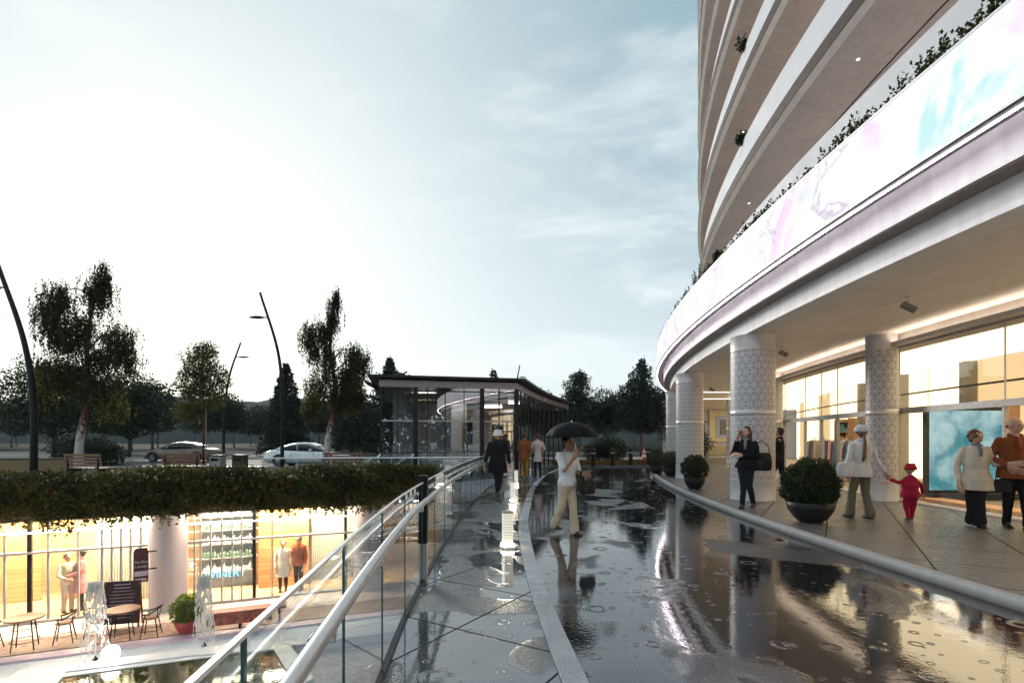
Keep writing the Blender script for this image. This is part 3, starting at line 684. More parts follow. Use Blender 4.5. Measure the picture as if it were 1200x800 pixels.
# ---------------------------------------------------------------- sunken shops
shop = empty('shop_building', (-9.8, 15.6, FZ), 0, 'row of warmly lit glass shop fronts in the sunken court under the hedge', 'building')
SI = Matrix.Translation(shop.location).inverted()
def Q(o): o.parent = shop; o.matrix_parent_inverse = SI.copy(); return o
WP = [p for p in WALL if p.x > -28]
def wall_at(x):
    for a, b_ in zip(WALL, WALL[1:]):
        if a.x <= x <= b_.x: t = (x-a.x)/(b_.x-a.x); p = a.lerp(b_, t); d = (b_-a).normalized(); return p, d
    return WALL[-1], Vector((1, 0, 0))
def wx(px):      # x along the wall of a mullion seen in direction px
    lo, hi = -28, .4
    for _ in range(40):
        m = (lo+hi)/2; p, d = wall_at(m)
        if p.x/p.y*604+600 < px: lo = m
        else: hi = m
    return lo
def wband(name, z0, z1, d0, d1, mat, fn=Q):
    bm = BM(); c0 = offs(WP, d0); c1 = offs(WP, d1); rows = []
    for a, b_ in zip(c0, c1): rows.append([bm.verts.new((a.x, a.y, z0)), bm.verts.new((a.x, a.y, z1)), bm.verts.new((b_.x, b_.y, z1)), bm.verts.new((b_.x, b_.y, z0))])
    for a, b_ in zip(rows, rows[1:]):
        for j in range(4): bm.faces.new((a[j], a[(j+1) % 4], b_[(j+1) % 4], b_[j]))
    bm.faces.new(rows[0][::-1]); bm.faces.new(rows[-1]); return fn(bobj(name, bm, mat))
wband('roof_slab', -.42, -.005, -.75, 5.4, white_con)
wband('beam', -.62, -.425, -.10, .10, steel_white)
wband('transom', -.99, -.93, -.08, .08, steel_white)
wband('transom', -1.53, -1.47, -.08, .08, grey_metal)
wband('sill', FZ+.126, FZ+.19, -.10, .10, grey_metal)
wband('back_wall', FZ+.1, -.43, 3.6, 3.8, simple('orange_wall', (.74, .52, .28), .6, vary=.25, vscale=.8))
wband('shop_floor', FZ+.115, FZ+.13, .12, 3.6, simple('shop_floor_wood', (.50, .34, .20), .3))
wband('shop_ceiling', -.48, -.425, .12, 3.6, simple('shop_ceiling_cream', (.7, .62, .48), .6))
sm = [-60, -20, 6, 35, 57, 92, 120, 131, 142, 153, 165, 178, 219, 228, 235, 247, 260, 272, 283, 298, 319, 363, 405, 440]
for i, px in enumerate(sm):
    x = wx(px); p, d = wall_at(x); ang = math.atan2(d.y, d.x); M_ = Matrix.Translation(p) @ Matrix.Rotation(ang, 4, 'Z')
    big = px in (35, 298, 405, -20); w = .045 if big else .02
    bm = BM(); box(bm, (-w, -.05, FZ+.19), (w, .05, -.62), M=M_); Q(bobj('mullion', bm, dark_metal if big else grey_metal))
    if i+1 < len(sm) and px != 178:
        p2, _ = wall_at(wx(sm[i+1])); me = bpy.data.meshes.new('glass_pane')
        me.from_pydata([(p.x, p.y, FZ+.19), (p2.x, p2.y, FZ+.19), (p2.x, p2.y, -.62), (p.x, p.y, -.62)], [], [(0, 1, 2, 3)]); Q(link('glass_pane', me, glass_shop))
for px in (-95, 198, 432, ):
    p, d = wall_at(wx(px)); n_ = Vector((d.y, -d.x, 0)); q = p+n_*.05
    column('column', (q.x, q.y), FZ+.13, -.42, .49, lat_s, None, Q, cap=.10, base=.10)
# coloured bays inside: curtains, wood cladding, cool display wall
def bay(px0, px1, d, mat, name, z0=FZ+.132, z1=-.49):
    a, da = wall_at(wx(px0)); b_, db = wall_at(wx(px1)); n0 = Vector((-da.y, da.x, 0)); n1 = Vector((-db.y, db.x, 0))
    a = a+n0*d; b_ = b_+n1*d; bm = BM(); v = [bm.verts.new((q.x, q.y, z)) for q, z in ((a, z0), (b_, z0), (b_, z1), (a, z1))]; bm.faces.new(v)
    r = bmesh.ops.extrude_face_region(bm, geom=bm.faces[:]); bmesh.ops.translate(bm, verts=[g for g in r['geom'] if isinstance(g, bmesh.types.BMVert)], vec=n0*.06)
    return Q(bobj(name, bm, mat))
def curtain_mat():
    b = NB('sheer_curtain'); o = b.obj(); w = b.n('ShaderNodeTexWave'); b.l(b.map(o, (1, .2, .02)), w.inputs['Vector']); w.inputs['Scale'].default_value = 5; w.inputs['Distortion'].default_value = 2
    c = b.mix(w.outputs['Fac'], (.16, .17, .15), (.50, .49, .40)); return b.done(b.pbr(c, .7))
def plank_mat():
    b = NB('lit_planks'); o = b.obj(); br = b.n('ShaderNodeTexBrick'); b.l(b.map(o, (1, 1, 1), rot=(rad(90), 0, 0)), br.inputs['Vector']); br.inputs['Scale'].default_value = 1; br.inputs['Brick Width'].default_value = .9; br.inputs['Row Height'].default_value = .14; br.inputs['Mortar Size'].default_value = .006
    br.inputs['Color1'].default_value = (.62, .33, .14, 1); br.inputs['Color2'].default_value = (.50, .22, .09, 1); br.inputs['Mortar'].default_value = (.2, .08, .04, 1); return b.done(b.pbr(br.outputs['Color'], .5))
cur = curtain_mat(); plk = plank_mat(); cool = simple('cool_wall', (.24, .30, .33), .4, vary=.3, vscale=2)
bay(94, 172, 1.3, cur, 'curtain'); bay(221, 292, 1.9, cool, 'display_wall'); bay(299, 362, 1.2, plk, 'plank_wall'); bay(366, 430, 1.6, cur, 'curtain'); bay(36, 56, 2.2, plk, 'plank_wall'); bay(-40, 5, 2.4, plk, 'plank_wall')
for px, d in ((-40, 1.5), (15, 1.5), (50, 2.3), (76, 1.0), (110, .9), (150, .9), (242, 1.1), (275, 1.1), (325, .7), (350, .7), (390, .9)):
    p, dd = wall_at(wx(px)); q = p+Vector((-dd.y, dd.x, 0))*d; M_ = Matrix.Translation((q.x, q.y, 0)) @ Matrix.Rotation(math.atan2(dd.y, dd.x), 4, 'Z')
    bm = BM(); box(bm, (-.42, -.14, -.50), (.42, .14, -.485), M=M_); Q(bobj('ceiling_light', bm, emit('court_light', (1.0, .82, .56), 170.0)))
for px in (-70, -40, -10, 15, 46, 75, 106, 140, 165, 232, 262, 290, 325, 360, 395, 425):
    p, dd = wall_at(wx(px)); q = p-Vector((-dd.y, dd.x, 0))*.28; M_ = Matrix.Translation((q.x, q.y, 0)) @ Matrix.Rotation(math.atan2(dd.y, dd.x), 4, 'Z')
    bm = BM(); box(bm, (-.30, -.05, -.445), (.30, .05, -.43), M=M_); Q(bobj('added_soffit_light', bm, emit('added_soffit_glow', (1.0, .84, .66), 75.0)))  # strips hidden under the slab, added to brighten court and hedge fringe
# bright bottles and boxes on the cool wall
for r_ in range(5):
    bm = BM(); a, da = wall_at(wx(225)); b_, _ = wall_at(wx(288)); n0 = Vector((-da.y, da.x, 0))
    for k in range(15):
        q = a.lerp(b_, (k+.5)/15)+n0*1.72; h = rnd.uniform(.12, .3); z = FZ+.7+r_*.46; lathe(bm, [(0, z), (.05, z), (.05, z+h*.6), (.02, z+h*.75), (.02, z+h), (0, z+h)], 8, (q.x, q.y, 0))
    a2 = a+n0*1.72; b2 = b_+n0*1.72
    tag(bobj('bottle', bm, simple('bottle_%d' % (r_ % 2), ((.62, .66, .62), (.10, .16, .12))[r_ % 2], .2)), 'row of bottles on shelf %s of the cool display wall' % ['one (lowest)', 'two from below', 'three, the middle one', 'four from below', 'five (topmost)'][r_], 'bottles')['kind'] = 'stuff'
    bm = BM(); M_ = Matrix.Translation(a2.lerp(b2, .5)) @ Matrix.Rotation(math.atan2(da.y, da.x), 4, 'Z'); box(bm, (-1.25, -.09, FZ+.66+r_*.46), (1.25, .12, FZ+.695+r_*.46), M=M_); Q(bobj('shelf', bm, grey_metal))
def text(name, s, size, mat, M_, parent=None, ext=.004, fn=None):
    cu = bpy.data.curves.new(name, 'FONT'); cu.body = s; cu.size = size; cu.align_x = 'CENTER'; cu.align_y = 'CENTER'; cu.extrude = ext
    t = bpy.data.objects.new(name, cu); COL.objects.link(t); dg = bpy.context.evaluated_depsgraph_get(); me = bpy.data.meshes.new_from_object(t.evaluated_get(dg)); bpy.data.objects.remove(t)
    me.materials.clear(); me.transform(M_); o = link(name, me, mat, parent); 
    if fn: fn(o)
    return o
p, d = wall_at(wx(262)); ang = math.atan2(d.y, d.x); n_ = Vector((-d.y, d.x, 0)); q = p+n_*.35
text('shop_sign_lettering', 'WINERY', .30, emit('neon_blue', (.15, .62, 1.0), 2.6), Matrix.Translation((q.x, q.y, -2.62)) @ Matrix.Rotation(ang, 4, 'Z') @ Matrix.Rotation(rad(90), 4, 'X'), fn=Q)
# projecting plaque
pl = empty('hanging_sign', (-10.28, 14.28, -1.95), rad(38), 'tall dark maroon hanging sign with pale script on the left side of the court column', 'sign')
bm = BM(); v = [(-.17, -.44), (.17, -.44), (.17, .40), (.12, .50), (-.12, .50), (-.17, .40)]
f1 = [bm.verts.new((x, -.02, z)) for x, z in v]; f2 = [bm.verts.new((x, .02, z)) for x, z in v]; bm.faces.new(f1); bm.faces.new(f2[::-1])
for i in range(6): bm.faces.new((f1[i], f1[(i+1) % 6], f2[(i+1) % 6], f2[i]))
bobj('board', bm, simple('maroon', (.055, .012, .014), .35), pl)
pale = simple('pale_script', (.7, .62, .62), .5)
F = Matrix.Rotation(rad(90), 4, 'X')
text('lettering', 'The Blue', .085, pale, Matrix.Translation((0, -.024, .12)) @ F, pl, .001); text('lettering', 'Lounge', .095, pale, Matrix.Translation((0, -.024, 0)) @ F, pl, .001)
bm = BM(); box(bm, (-.15, -.026, -.27), (.15, -.0205, -.13)); box(bm, (-.13, -.026, -.40), (.13, -.0205, -.33)); bobj('panel', bm, simple('lilac_panel', (.6, .5, .58), .4), pl)
bm = BM(); tube(bm, [(.14, 0, .38), (.36, .0, .38)], .02, 8); tube(bm, [(.14, 0, -.1), (.36, .0, -.1)], .02, 8); bobj('bracket', bm, black_metal, pl)

# ---------------------------------------------------------------- hedge on the edge of the street
hd = empty('hedge', (-9, 14.9, 0), 0, 'long dense dark green hedge hanging over the shop fronts of the sunken court', 'hedge')
HI = Matrix.Translation(hd.location).inverted()
def H_(o): o.parent = hd; o.matrix_parent_inverse = HI.copy(); return o
HP = [p for p in HEDGE if p.x > -24]
bm = BM(); rows = []
for a, b_ in zip(offs(HP, .42), offs(HP, -.22)): rows.append([bm.verts.new((a.x, a.y, .002)), bm.verts.new((a.x, a.y, .42)), bm.verts.new((b_.x, b_.y, .42)), bm.verts.new((b_.x, b_.y, -.55))])
for a, b_ in zip(rows, rows[1:]):
    for j in range(4): bm.faces.new((a[j], a[(j+1) % 4], b_[(j+1) % 4], b_[j]))
bm.faces.new(rows[0][::-1]); bm.faces.new(rows[-1]); H_(bobj('planter', bm, simple('planter_concrete', (.12, .11, .11), .7)))
n = 58000
seg = rg.integers(0, len(HP)-1, n); t = rg.random(n); A = np.array([tuple(p) for p in HP])
base = A[seg]*(1-t)[:, None]+A[seg+1]*t[:, None]; dr = A[seg+1]-A[seg]; dr /= np.linalg.norm(dr, axis=1, keepdims=True); nn = np.stack([dr[:, 1], -dr[:, 0], dr[:, 2]*0], 1)
s_ = np.cumsum(np.r_[0, np.linalg.norm(np.diff(A, axis=0), axis=1)])[seg]+t
def wob(s, f, ph): return np.sin(s*f+ph)*.5+np.sin(s*f*2.3+ph*1.7)*.3+np.sin(s*f*5.1+ph*.6)*.2
top = .74+.10*wob(s_, 1.3, .4); bot = -.56+.22*wob(s_, 1.1, 2.0)+.16*wob(s_, 4.7, 1)+.10*wob(s_, 13, .3)
hz = rg.random(n)
zz = bot+(top-bot)*np.power(hz, .85)
thick = np.where(zz > .45, .42, .16); dep = .28+.20*wob(s_+zz*2.6, 2.9, .9)+.08*wob(s_*1.7-zz*5, 7.0, 2.)+rg.normal(0, .09, n)
dep = np.where(rg.random(n) < .28, rg.uniform(-.45, .3, n), dep); lowm = zz < .40
dep = np.where(lowm, np.abs(dep)+.12, dep)
C_ = base+nn*dep[:, None]; C_[:, 2] = zz+rg.normal(0, .03, n)
N_ = nn*.7+rg.normal(size=(n, 3))*.8+np.array([0, 0, -.25])
H_(leafmesh('foliage', C_, N_, rg.uniform(.04, .085, n), leaf_hedge, None, 1.35, 1))

# ---------------------------------------------------------------- glass railing along the walkway
rl = empty('glass_railing', (-.9, 6, 0), 0, 'curved glass balustrade with a thick steel handrail along the left edge of the walkway', 'railing')
RI = Matrix.Translation(rl.location).inverted()
def R_(o): o.parent = rl; o.matrix_parent_inverse = RI.copy(); return o
RL = [p for p in RC if p.y < 21.3]
def sweep(name, path, d0, d1, z0, z1, mat, fn=R_):
    bm = BM(); rows = []
    for a, b_ in zip(offs(path, d0), offs(path, d1)): rows.append([bm.verts.new((a.x, a.y, z0)), bm.verts.new((a.x, a.y, z1)), bm.verts.new((b_.x, b_.y, z1)), bm.verts.new((b_.x, b_.y, z0))])
    for a, b_ in zip(rows, rows[1:]):
        for j in range(4): bm.faces.new((a[j], a[(j+1) % 4], b_[(j+1) % 4], b_[j]))
    bm.faces.new(rows[0][::-1]); bm.faces.new(rows[-1]); return fn(bobj(name, bm, mat))
sweep('base_channel', RL, -.02, .02, -.05, .03, dark_metal)
sweep('top_cap', RL, -.008, .008, 1.078, 1.090, steel_white)
bm = BM(); tube(bm, [(p.x, p.y, .93) for p in offs(RL, -.085)], .027, 14); R_(bobj('handrail', bm, steel, None, True))
# cumulative length
L = [0]
for a, b_ in zip(RL, RL[1:]): L.append(L[-1]+(b_-a).length)
def at_len(s):
    for i in range(len(L)-1):
        if L[i] <= s <= L[i+1]: return RL[i].lerp(RL[i+1], (s-L[i])/(L[i+1]-L[i]))
    return RL[-1]
y_to_s = lambda y: min(((abs(p.y-y), l) for p, l in zip(RL, L)))[1]
s0 = y_to_s(1.22); ss = [s0+1.08*k for k in range(-4, 19) if 0 < s0+1.08*k < L[-1]-.1]
for a, b_ in zip(ss, ss[1:]):
    pts = [at_len(a+.006+(b_-a-.012)*k/4) for k in range(5)]
    bm = BM(); lo = [bm.verts.new((p.x, p.y, .03)) for p in pts]; hi = [bm.verts.new((p.x, p.y, 1.078)) for p in pts]
    for k in range(4): bm.faces.new((lo[k], lo[k+1], hi[k+1], hi[k]))
    R_(bobj('glass_pane', bm, glass_rail))
    bm = BM(); p = at_len(b_); box(bm, (p.x-.005, p.y-.006, .03), (p.x+.005, p.y+.006, 1.078)); R_(bobj('pane_edge', bm, simple('glass_edge', (.04, .09, .09), .1)))
    # bracket
    m_ = at_len((a+b_)/2); t_ = (at_len((a+b_)/2+.05)-m_).normalized(); n_ = Vector((t_.y, -t_.x, 0))
    bm = BM(); tube(bm, [m_+n_*.012+Vector((0, 0, .85)), m_+n_*.085+Vector((0, 0, .86)), m_+n_*.085+Vector((0, 0, .91))], .010, 8); box(bm, (-.03, -.004, -.03), (.03, .004, .03), M=Matrix.Translation(m_+n_*.008+Vector((0, 0, .85))) @ Matrix.Rotation(math.atan2(t_.y, t_.x), 4, 'Z')); R_(bobj('bracket', bm, steel))
p = at_len(y_to_s(5.72)); bm = BM(); box(bm, (p.x-.055, p.y-.05, .42), (p.x+.045, p.y+.05, 1.16)); R_(bobj('post', bm, black_metal))
bm = BM(); box(bm, (p.x-.05, p.y-.045, -.3), (p.x+.04, p.y+.045, .419)); R_(bobj('post', bm, grey_metal))

# lit bollards
def bollard(pos, sc, lab, power):
    e = empty('bollard_light', pos, rad(20), lab, 'bollard light', 'glowing square bollard lights along the walkway')
    bm = BM(); box(bm, (-.09*sc, -.09*sc, 0), (.09*sc, .09*sc, .035)); bobj('base', bm, steel_white, e)
    b = MATS.get('lit_glass')
    if b is None:
        b = NB('lit_glass'); o = b.obj(); w = b.n('ShaderNodeTexWave', bands_direction='Z'); b.l(o, w.inputs['Vector']); w.inputs['Scale'].default_value = 8; w.inputs['Distortion'].default_value = 3; w.inputs['Detail Scale'].default_value = 8
        c = b.mix(w.outputs['Fac'], (.50, .45, .38), (1, .95, .82)); MATS['lit_glass'] = b = b.done(b.pbr(c, .3, 0, emis=c, es=.42))
    bm = BM(); n = 4; hw = .062*sc; box(bm, (-hw, -hw, .036), (hw, hw, .50)); bobj('shade', bm, b, e)
    bm = BM(); box(bm, (-hw-.006, -hw-.006, .501), (hw+.006, hw+.006, .525)); bobj('cap', bm, simple('bollard_cap', (.35, .34, .33), .3), e)
    bm = BM(); box(bm, (-hw-.012, -hw-.012, .037), (hw+.012, hw+.012, .037+.035*sc)); bobj('glow_collar', bm, emit('collar_glow', (1, .88, .66), power), e)
bollard((-.065, 7.35, .004), 1, 'glowing square bollard light nearest the camera, beside the pale stone strip', 30)
bollard((.02, 12.7, .004), .8, 'second glowing bollard light, just right of the man in the white hat', 30)
bollard((.14, 17.5, .004), .8, 'farthest glowing bollard light, near the pavilion corner', 30)

# round planters with clipped bushes
def bush_leaves(r, n, seed, squash=1.0, size=.035):
    r_ = np.random.default_rng(seed); d = r_.normal(size=(n, 3)); d /= np.linalg.norm(d, axis=1, keepdims=True)
    lump = 1+.10*np.sin(d[:, 0]*7+seed)*np.sin(d[:, 1]*6)+.06*np.sin(d[:, 2]*11+d[:, 0]*9)
    rr = r*lump*np.where(r_.random(n) < .6, r_.uniform(.90, 1.06, n), r_.uniform(.6, .95, n))
    C_ = d*rr[:, None]*np.array([1, 1, squash]); return C_, d+r_.normal(size=(n, 3))*.7, r_.uniform(.7, 1.2, n)*size
def planter(pos, R, label, bowl_mat, leaf=leaf_bush, seed=1, n=5200, group='round bushes in dark bowls along the kerb', bh=.36, bw=.88):
    e = empty('bush_planter', pos, 0, label, 'planter', group)
    bm = BM(); lathe(bm, [(0, 0), (R*.42, 0), (R*.62, .06*bh/.36), (R*bw*.92, bh*.6), (R*bw, bh), (R*bw*.93, bh), (R*bw*.86, bh*.85), (0, bh*.82)], 36); bobj('bowl', bm, bowl_mat, e, True)
    C_, N_, s = bush_leaves(R, n, seed, 1.04, .030); C_[:, 2] += bh+R*.66; k = C_[:, 2] > bh*.70; leafmesh('foliage', C_[k], N_[k], s[k], leaf, e, 1.5, seed)
    bm = BM(); ball(bm, (0, 0, bh+R*.64), R*.70, 14, (1, 1, 1.0)); bobj('branches', bm, bark_dark, e)
    return e
bowl = simple('black_bowl', (.014, .013, .014), .45, spec=.25)
planter((5.30, 9.15, .1), .425, 'largest round clipped bush in a black bowl, beside the white-capped woman', bowl, seed=2, n=10000, bw=.94)
planter((5.42, 15.3, .1), .36, 'round clipped bush at the kerb left of the big front column', bowl, seed=3)
planter((6.35, 20.6, .1), .36, 'round clipped bush half hidden behind the second column, the righthand of the far two', bowl, seed=4, n=3500)
planter((6.15, 21.9, .1), .38, 'farthest round clipped bush at the bend of the kerb', bowl, seed=5, n=3500)
planter((-8.37, 13.3, FZ+.12), .36, 'bright green round bush in a red bowl right of the court column', simple('red_bowl', (.30, .04, .045), .35), leaf_bright, 6, 3600, None, .34)

# ---------------------------------------------------------------- pavilion
pav = empty('glass_pavilion', (-2.5, 24, 0), 0, 'low glass pavilion with thin dark roof at the end of the walkway', 'building')
PI_ = Matrix.Translation(pav.location).inverted()
def V_(o): o.parent = pav; o.matrix_parent_inverse = PI_.copy(); return o
FL, FR = Vector((-5.35, 21.0, 0)), Vector((.19, 22.3, 0))
SIDE = smooth_curve([(.19, 22.3, 0), (1.05, 26.5, 0), (2.2, 31.0, 0), (3.95, 36.5, 0)], 24)
BLk = Vector((-7.2, 30, 0)); BR = SIDE[-1]
foot = [FL, FR]+SIDE[1:]+[Vector((-3.5, 38, 0)), BLk]
def prism(bm, pts, z0, z1):
    a = [bm.verts.new((p.x, p.y, z0)) for p in pts]; b_ = [bm.verts.new((p.x, p.y, z1)) for p in pts]
    bm.faces.new(a[::-1]); bm.faces.new(b_)
    for i in range(len(pts)): j = (i+1) % len(pts); bm.faces.new((a[i], a[j], b_[j], b_[i]))
cen = Vector((-2.2, 29, 0))
def grow(pts, d): 
    out = []
    m = len(pts)
    for i, p in enumerate(pts):
        e1 = (p-pts[i-1]).normalized(); e2 = (pts[(i+1) % m]-p).normalized(); nn_ = (Vector((e1.y, -e1.x, 0))+Vector((e2.y, -e2.x, 0))); nn_.normalize(); c_ = max(.4, nn_.dot(Vector((e1.y, -e1.x, 0)))); out.append(p+nn_*d/c_)
    return out
bm = BM(); prism(bm, grow(foot, .06), 3.72, 3.99); V_(bobj('fascia', bm, simple('fascia_metal', (.27, .24, .25), .35, .3)))
bm = BM(); prism(bm, grow(foot, .48), 4.06, 4.15); V_(bobj('roof', bm, dark_metal))
bm = BM(); prism(bm, grow(foot, -.1), 3.995, 4.055); V_(bobj('roof', bm, dark_metal))
bm = BM(); prism(bm, grow(foot, .02), .006, .02); V_(bobj('floor', bm, simple('pavilion_floor', (.22, .21, .20), .25)))
# roof outriggers on the left
for k in range(5):
    q = FL.lerp(BLk, .02+k*.06); bm = BM(); tube(bm, [(q.x+.1, q.y, 3.62), (q.x-.75, q.y-.05, 4.06)], .02, 6); V_(bobj('strut', bm, dark_metal))
def mul(p, w, z0=.02, z1=3.72, mat=dark_metal, name='mullion', rz=rad(13)):
    bm = BM(); box(bm, (-w, -w, z0), (w, w, z1), M=Matrix.Translation(p) @ Matrix.Rotation(rz, 4, 'Z')); V_(bobj(name, bm, mat))
fr_t = [0, .245, .46, .735, .865, 1.0]; fw = [.05, .10, .02, .09, .025, .09]
for t_, w in zip(fr_t, fw): mul(FL.lerp(FR, t_), w)
for t_ in (.12, .33, .6): mul(FL.lerp(FR, t_), .015)
sdl = len(SIDE); sm2 = SIDE[::2]
for p in sm2[1:]: mul(p, .035)
for a, b_ in zip([FL]+[FR]+SIDE[1:], [FR]+SIDE[1:]):
    me = bpy.data.meshes.new('glass_pane'); me.from_pydata([(a.x, a.y, .03), (b_.x, b_.y, .03), (b_.x, b_.y, 3.72), (a.x, a.y, 3.72)], [], [(0, 1, 2, 3)]); V_(link('glass_pane', me, glass_pav))
me = bpy.data.meshes.new('glass_pane'); me.from_pydata([(FL.x, FL.y, .03), (BLk.x, BLk.y, .03), (BLk.x, BLk.y, 3.72), (FL.x, FL.y, 3.72)], [], [(0, 1, 2, 3)]); V_(link('glass_pane', me, glass_pav))
d_ = (FR-FL).normalized()
for z, w in ((2.30, .03), (3.55, .025), (1.0, .015)):
    bm = BM(); box(bm, (0, -.03, z), ((FR-FL).length, .03, z+w*2), M=Matrix.Translation(FL) @ Matrix.Rotation(math.atan2(d_.y, d_.x), 4, 'Z')); V_(bobj('transom', bm, grey_metal if z == 2.30 else dark_metal))
# inside
V_(bobj('interior_column', (lambda bm: (box(bm, (-3.25, 22.9, .021), (-2.75, 23.4, 3.71)), bm)[1])(BM()), simple('interior_concrete', (.30, .30, .31), .6)))
V_(bobj('interior_column', (lambda bm: (box(bm, (-5.2, 22.5, .021), (-4.7, 23.0, 3.71)), bm)[1])(BM()), simple('interior_concrete', (.30, .30, .31), .6)))
bm = BM()
for k in range(14): y = 22.8+k*.35; box(bm, (-4.9, y, 3.45), (-.2, y+.08, 3.60))
V_(bobj('ceiling_slat', bm, simple('slat_wood', (.30, .24, .18), .5)))['kind'] = 'stuff'
for x, y in ((-4.2, 24.5), (-2.2, 26), (-.8, 24.8), (-3, 29), (0, 29.5), (-1.2, 33)):
    bm = BM(); box(bm, (x-.55, y, 3.62), (x+.55, y+.12, 3.66)); V_(bobj('ceiling_light', bm, emit('pavilion_light', (1, .96, .88), 20)))
bm = BM(); box(bm, (-6.6, 29.6, .021), (-2.6, 29.75, 3.7)); V_(bobj('interior_wall', bm, simple('interior_wall_grey', (.34, .34, .35), .6)))
bm = BM(); box(bm, (-2.1, 24.6, .021), (-1.5, 25.2, 1.35)); V_(bobj('ticket_machine', bm, simple('machine_white', (.5, .5, .5), .4)))
bm = BM(); box(bm, (-4.3, 25.5, .021), (-2.4, 26.1, .95)); V_(bobj('counter', bm, simple('counter_grey', (.4, .38, .36), .4)))
bm = BM(); 
q = SIDE[int(len(SIDE)*.55)]; tri = [(0, 0, 3.76), (.36, 0, 3.76), (.18, 0, 3.97)]
M_ = Matrix.Translation((q.x+.10, q.y, 0)) @ Matrix.Rotation(rad(76), 4, 'Z'); v = [bm.verts.new(M_ @ Vector(p)) for p in tri]; bm.faces.new(v); r = bmesh.ops.extrude_face_region(bm, geom=bm.faces[:]); bmesh.ops.translate(bm, verts=[g for g in r['geom'] if isinstance(g, bmesh.types.BMVert)], vec=(.03, -.01, 0)); V_(bobj('triangle_emblem', bm, simple('white_emblem', (.85, .85, .85), .4)))
# low balustrade with steel rail in front of the pavilion
fb = empty('glass_balustrade', (-5, 19.6, 0), 0, 'low glass balustrade with a thin white steel rail between the hedge and the pavilion', 'railing')
FI = Matrix.Translation(fb.location).inverted()
def B_(o): o.parent = fb; o.matrix_parent_inverse = FI.copy(); return o
BP = [Vector((-9.2, 19.0, 0)), Vector((-5.6, 19.6, 0)), Vector((-2.6, 19.9, 0)), Vector((-.9, 20.5, 0))]
bm = BM(); tube(bm, [(p.x, p.y, .86) for p in BP], .032, 10); B_(bobj('rail', bm, steel_white, None, True))
for a, b_ in zip(BP, BP[1:]):
    for k in range(3):
        p = a.lerp(b_, k/3); q = a.lerp(b_, (k+.96)/3); me = bpy.data.meshes.new('glass_pane'); me.from_pydata([(p.x, p.y, .02), (q.x, q.y, .02), (q.x, q.y, .80), (p.x, p.y, .80)], [], [(0, 1, 2, 3)]); B_(link('glass_pane', me, glass_rail))
        bm = BM(); tube(bm, [(p.x, p.y, 0), (p.x, p.y, .85)], .015, 8); B_(bobj('post', bm, steel))
for x0, lab in ((-5.4, 'slanting white tubular handrail beside the left corner of the pavilion'), (-4.1, 'shorter slanting white tubular handrail inside the left part of the pavilion front')):
    e = empty('stair_handrail', (x0, 20.2, 0), 0, lab, 'handrail'); bm = BM(); tube(bm, smooth_curve([(-.75, 0, .22), (-.15, 0, .78), (.1, 0, .84), (.25, 0, .98)], 16), .035, 10); bobj('rail', bm, steel_white, e, True); bm = BM(); tube(bm, [(.2, 0, 0), (.2, 0, .93)], .02, 8); tube(bm, [(-.6, 0, 0), (-.6, 0, .33)], .02, 8); bobj('post', bm, steel, e)

# ---------------------------------------------------------------- court furniture
def stool(pos, rz, lab):
    e = empty('bar_chair', pos, rz, lab, 'chair', 'dark metal chairs with curved backs at the court tables')
    bm = BM(); lathe(bm, [(0, .455), (.17, .455), (.185, .47), (.18, .49), (0, .495)], 20); bobj('seat', bm, wood, e, True)
    for sx in (-1, 1):
        for sy in (-1, 1):
            bm = BM(); tube(bm, [(sx*.12, sy*.12, .455), (sx*.19, sy*.19, 0)], [.014, .011], 8); bobj('leg', bm, black_metal, e)
    bm = BM(); q = [(sx*.165, sy*.165, .17) for sx, sy in ((-1, -1), (1, -1), (1, 1), (-1, 1), (-1, -1))]; tube(bm, q, .008, 6); bobj('stretcher', bm, black_metal, e)
    bm = BM(); pts = [(-.19, -.12, .60), (-.215, .02, .62), (-.16, .19, .72), (0, .24, .76), (.16, .19, .72), (.215, .02, .62), (.19, -.12, .60)]
    tube(bm, smooth_curve(pts, 24), .017, 8)
    for sx in (-1, 1): tube(bm, [(sx*.19, -.10, .60), (sx*.15, -.08, .48)], .011, 6); tube(bm, [(sx*.15, .19, .72), (sx*.10, .15, .48)], .011, 6)
    bobj('backrest', bm, black_metal, e, True)
def table(pos, lab):
    e = empty('bistro_table', pos, rad(rnd.uniform(0, 60)), lab, 'table', 'round wooden bistro tables in the court')
    bm = BM(); lathe(bm, [(0, .715), (.36, .715), (.375, .73), (.37, .75), (0, .75)], 32); bobj('tabletop', bm, simple('table_wood', (.22, .085, .04), .35, vary=.4, vscale=8), e)
    for k in range(4):
        a = k*pi/2+.4; bm = BM(); tube(bm, [(.2*cos(a), .2*sin(a), .715), (.29*cos(a), .29*sin(a), 0)], [.015, .012], 8); bobj('leg', bm, black_metal, e)
    bm = BM(); tube(bm, [(.235*cos(t_*pi/8), .235*sin(t_*pi/8), .5) for t_ in range(17)], .008, 6); tube(bm, [(.27*cos(t_*pi/8), .27*sin(t_*pi/8), .2) for t_ in range(17)], .008, 6); bobj('ring', bm, black_metal, e)
TZ = FZ+.125
table((-11.55, 12.22, TZ), 'round wooden bistro table at the far left of the court')
stool((-12.35, 12.15, TZ), rad(90), 'dark metal chair cut by the left edge of the picture')
stool((-10.95, 12.62, TZ), rad(-60), 'dark metal chair right of the leftmost bistro table')
table((-9.68, 12.80, TZ), 'round wooden bistro table in front of the chalkboard')
stool((-10.28, 12.75, TZ), rad(80), 'dark metal chair behind the larger fountain jet')
stool((-9.1, 13.0, TZ), rad(-70), 'dark metal chair right of the chalkboard')
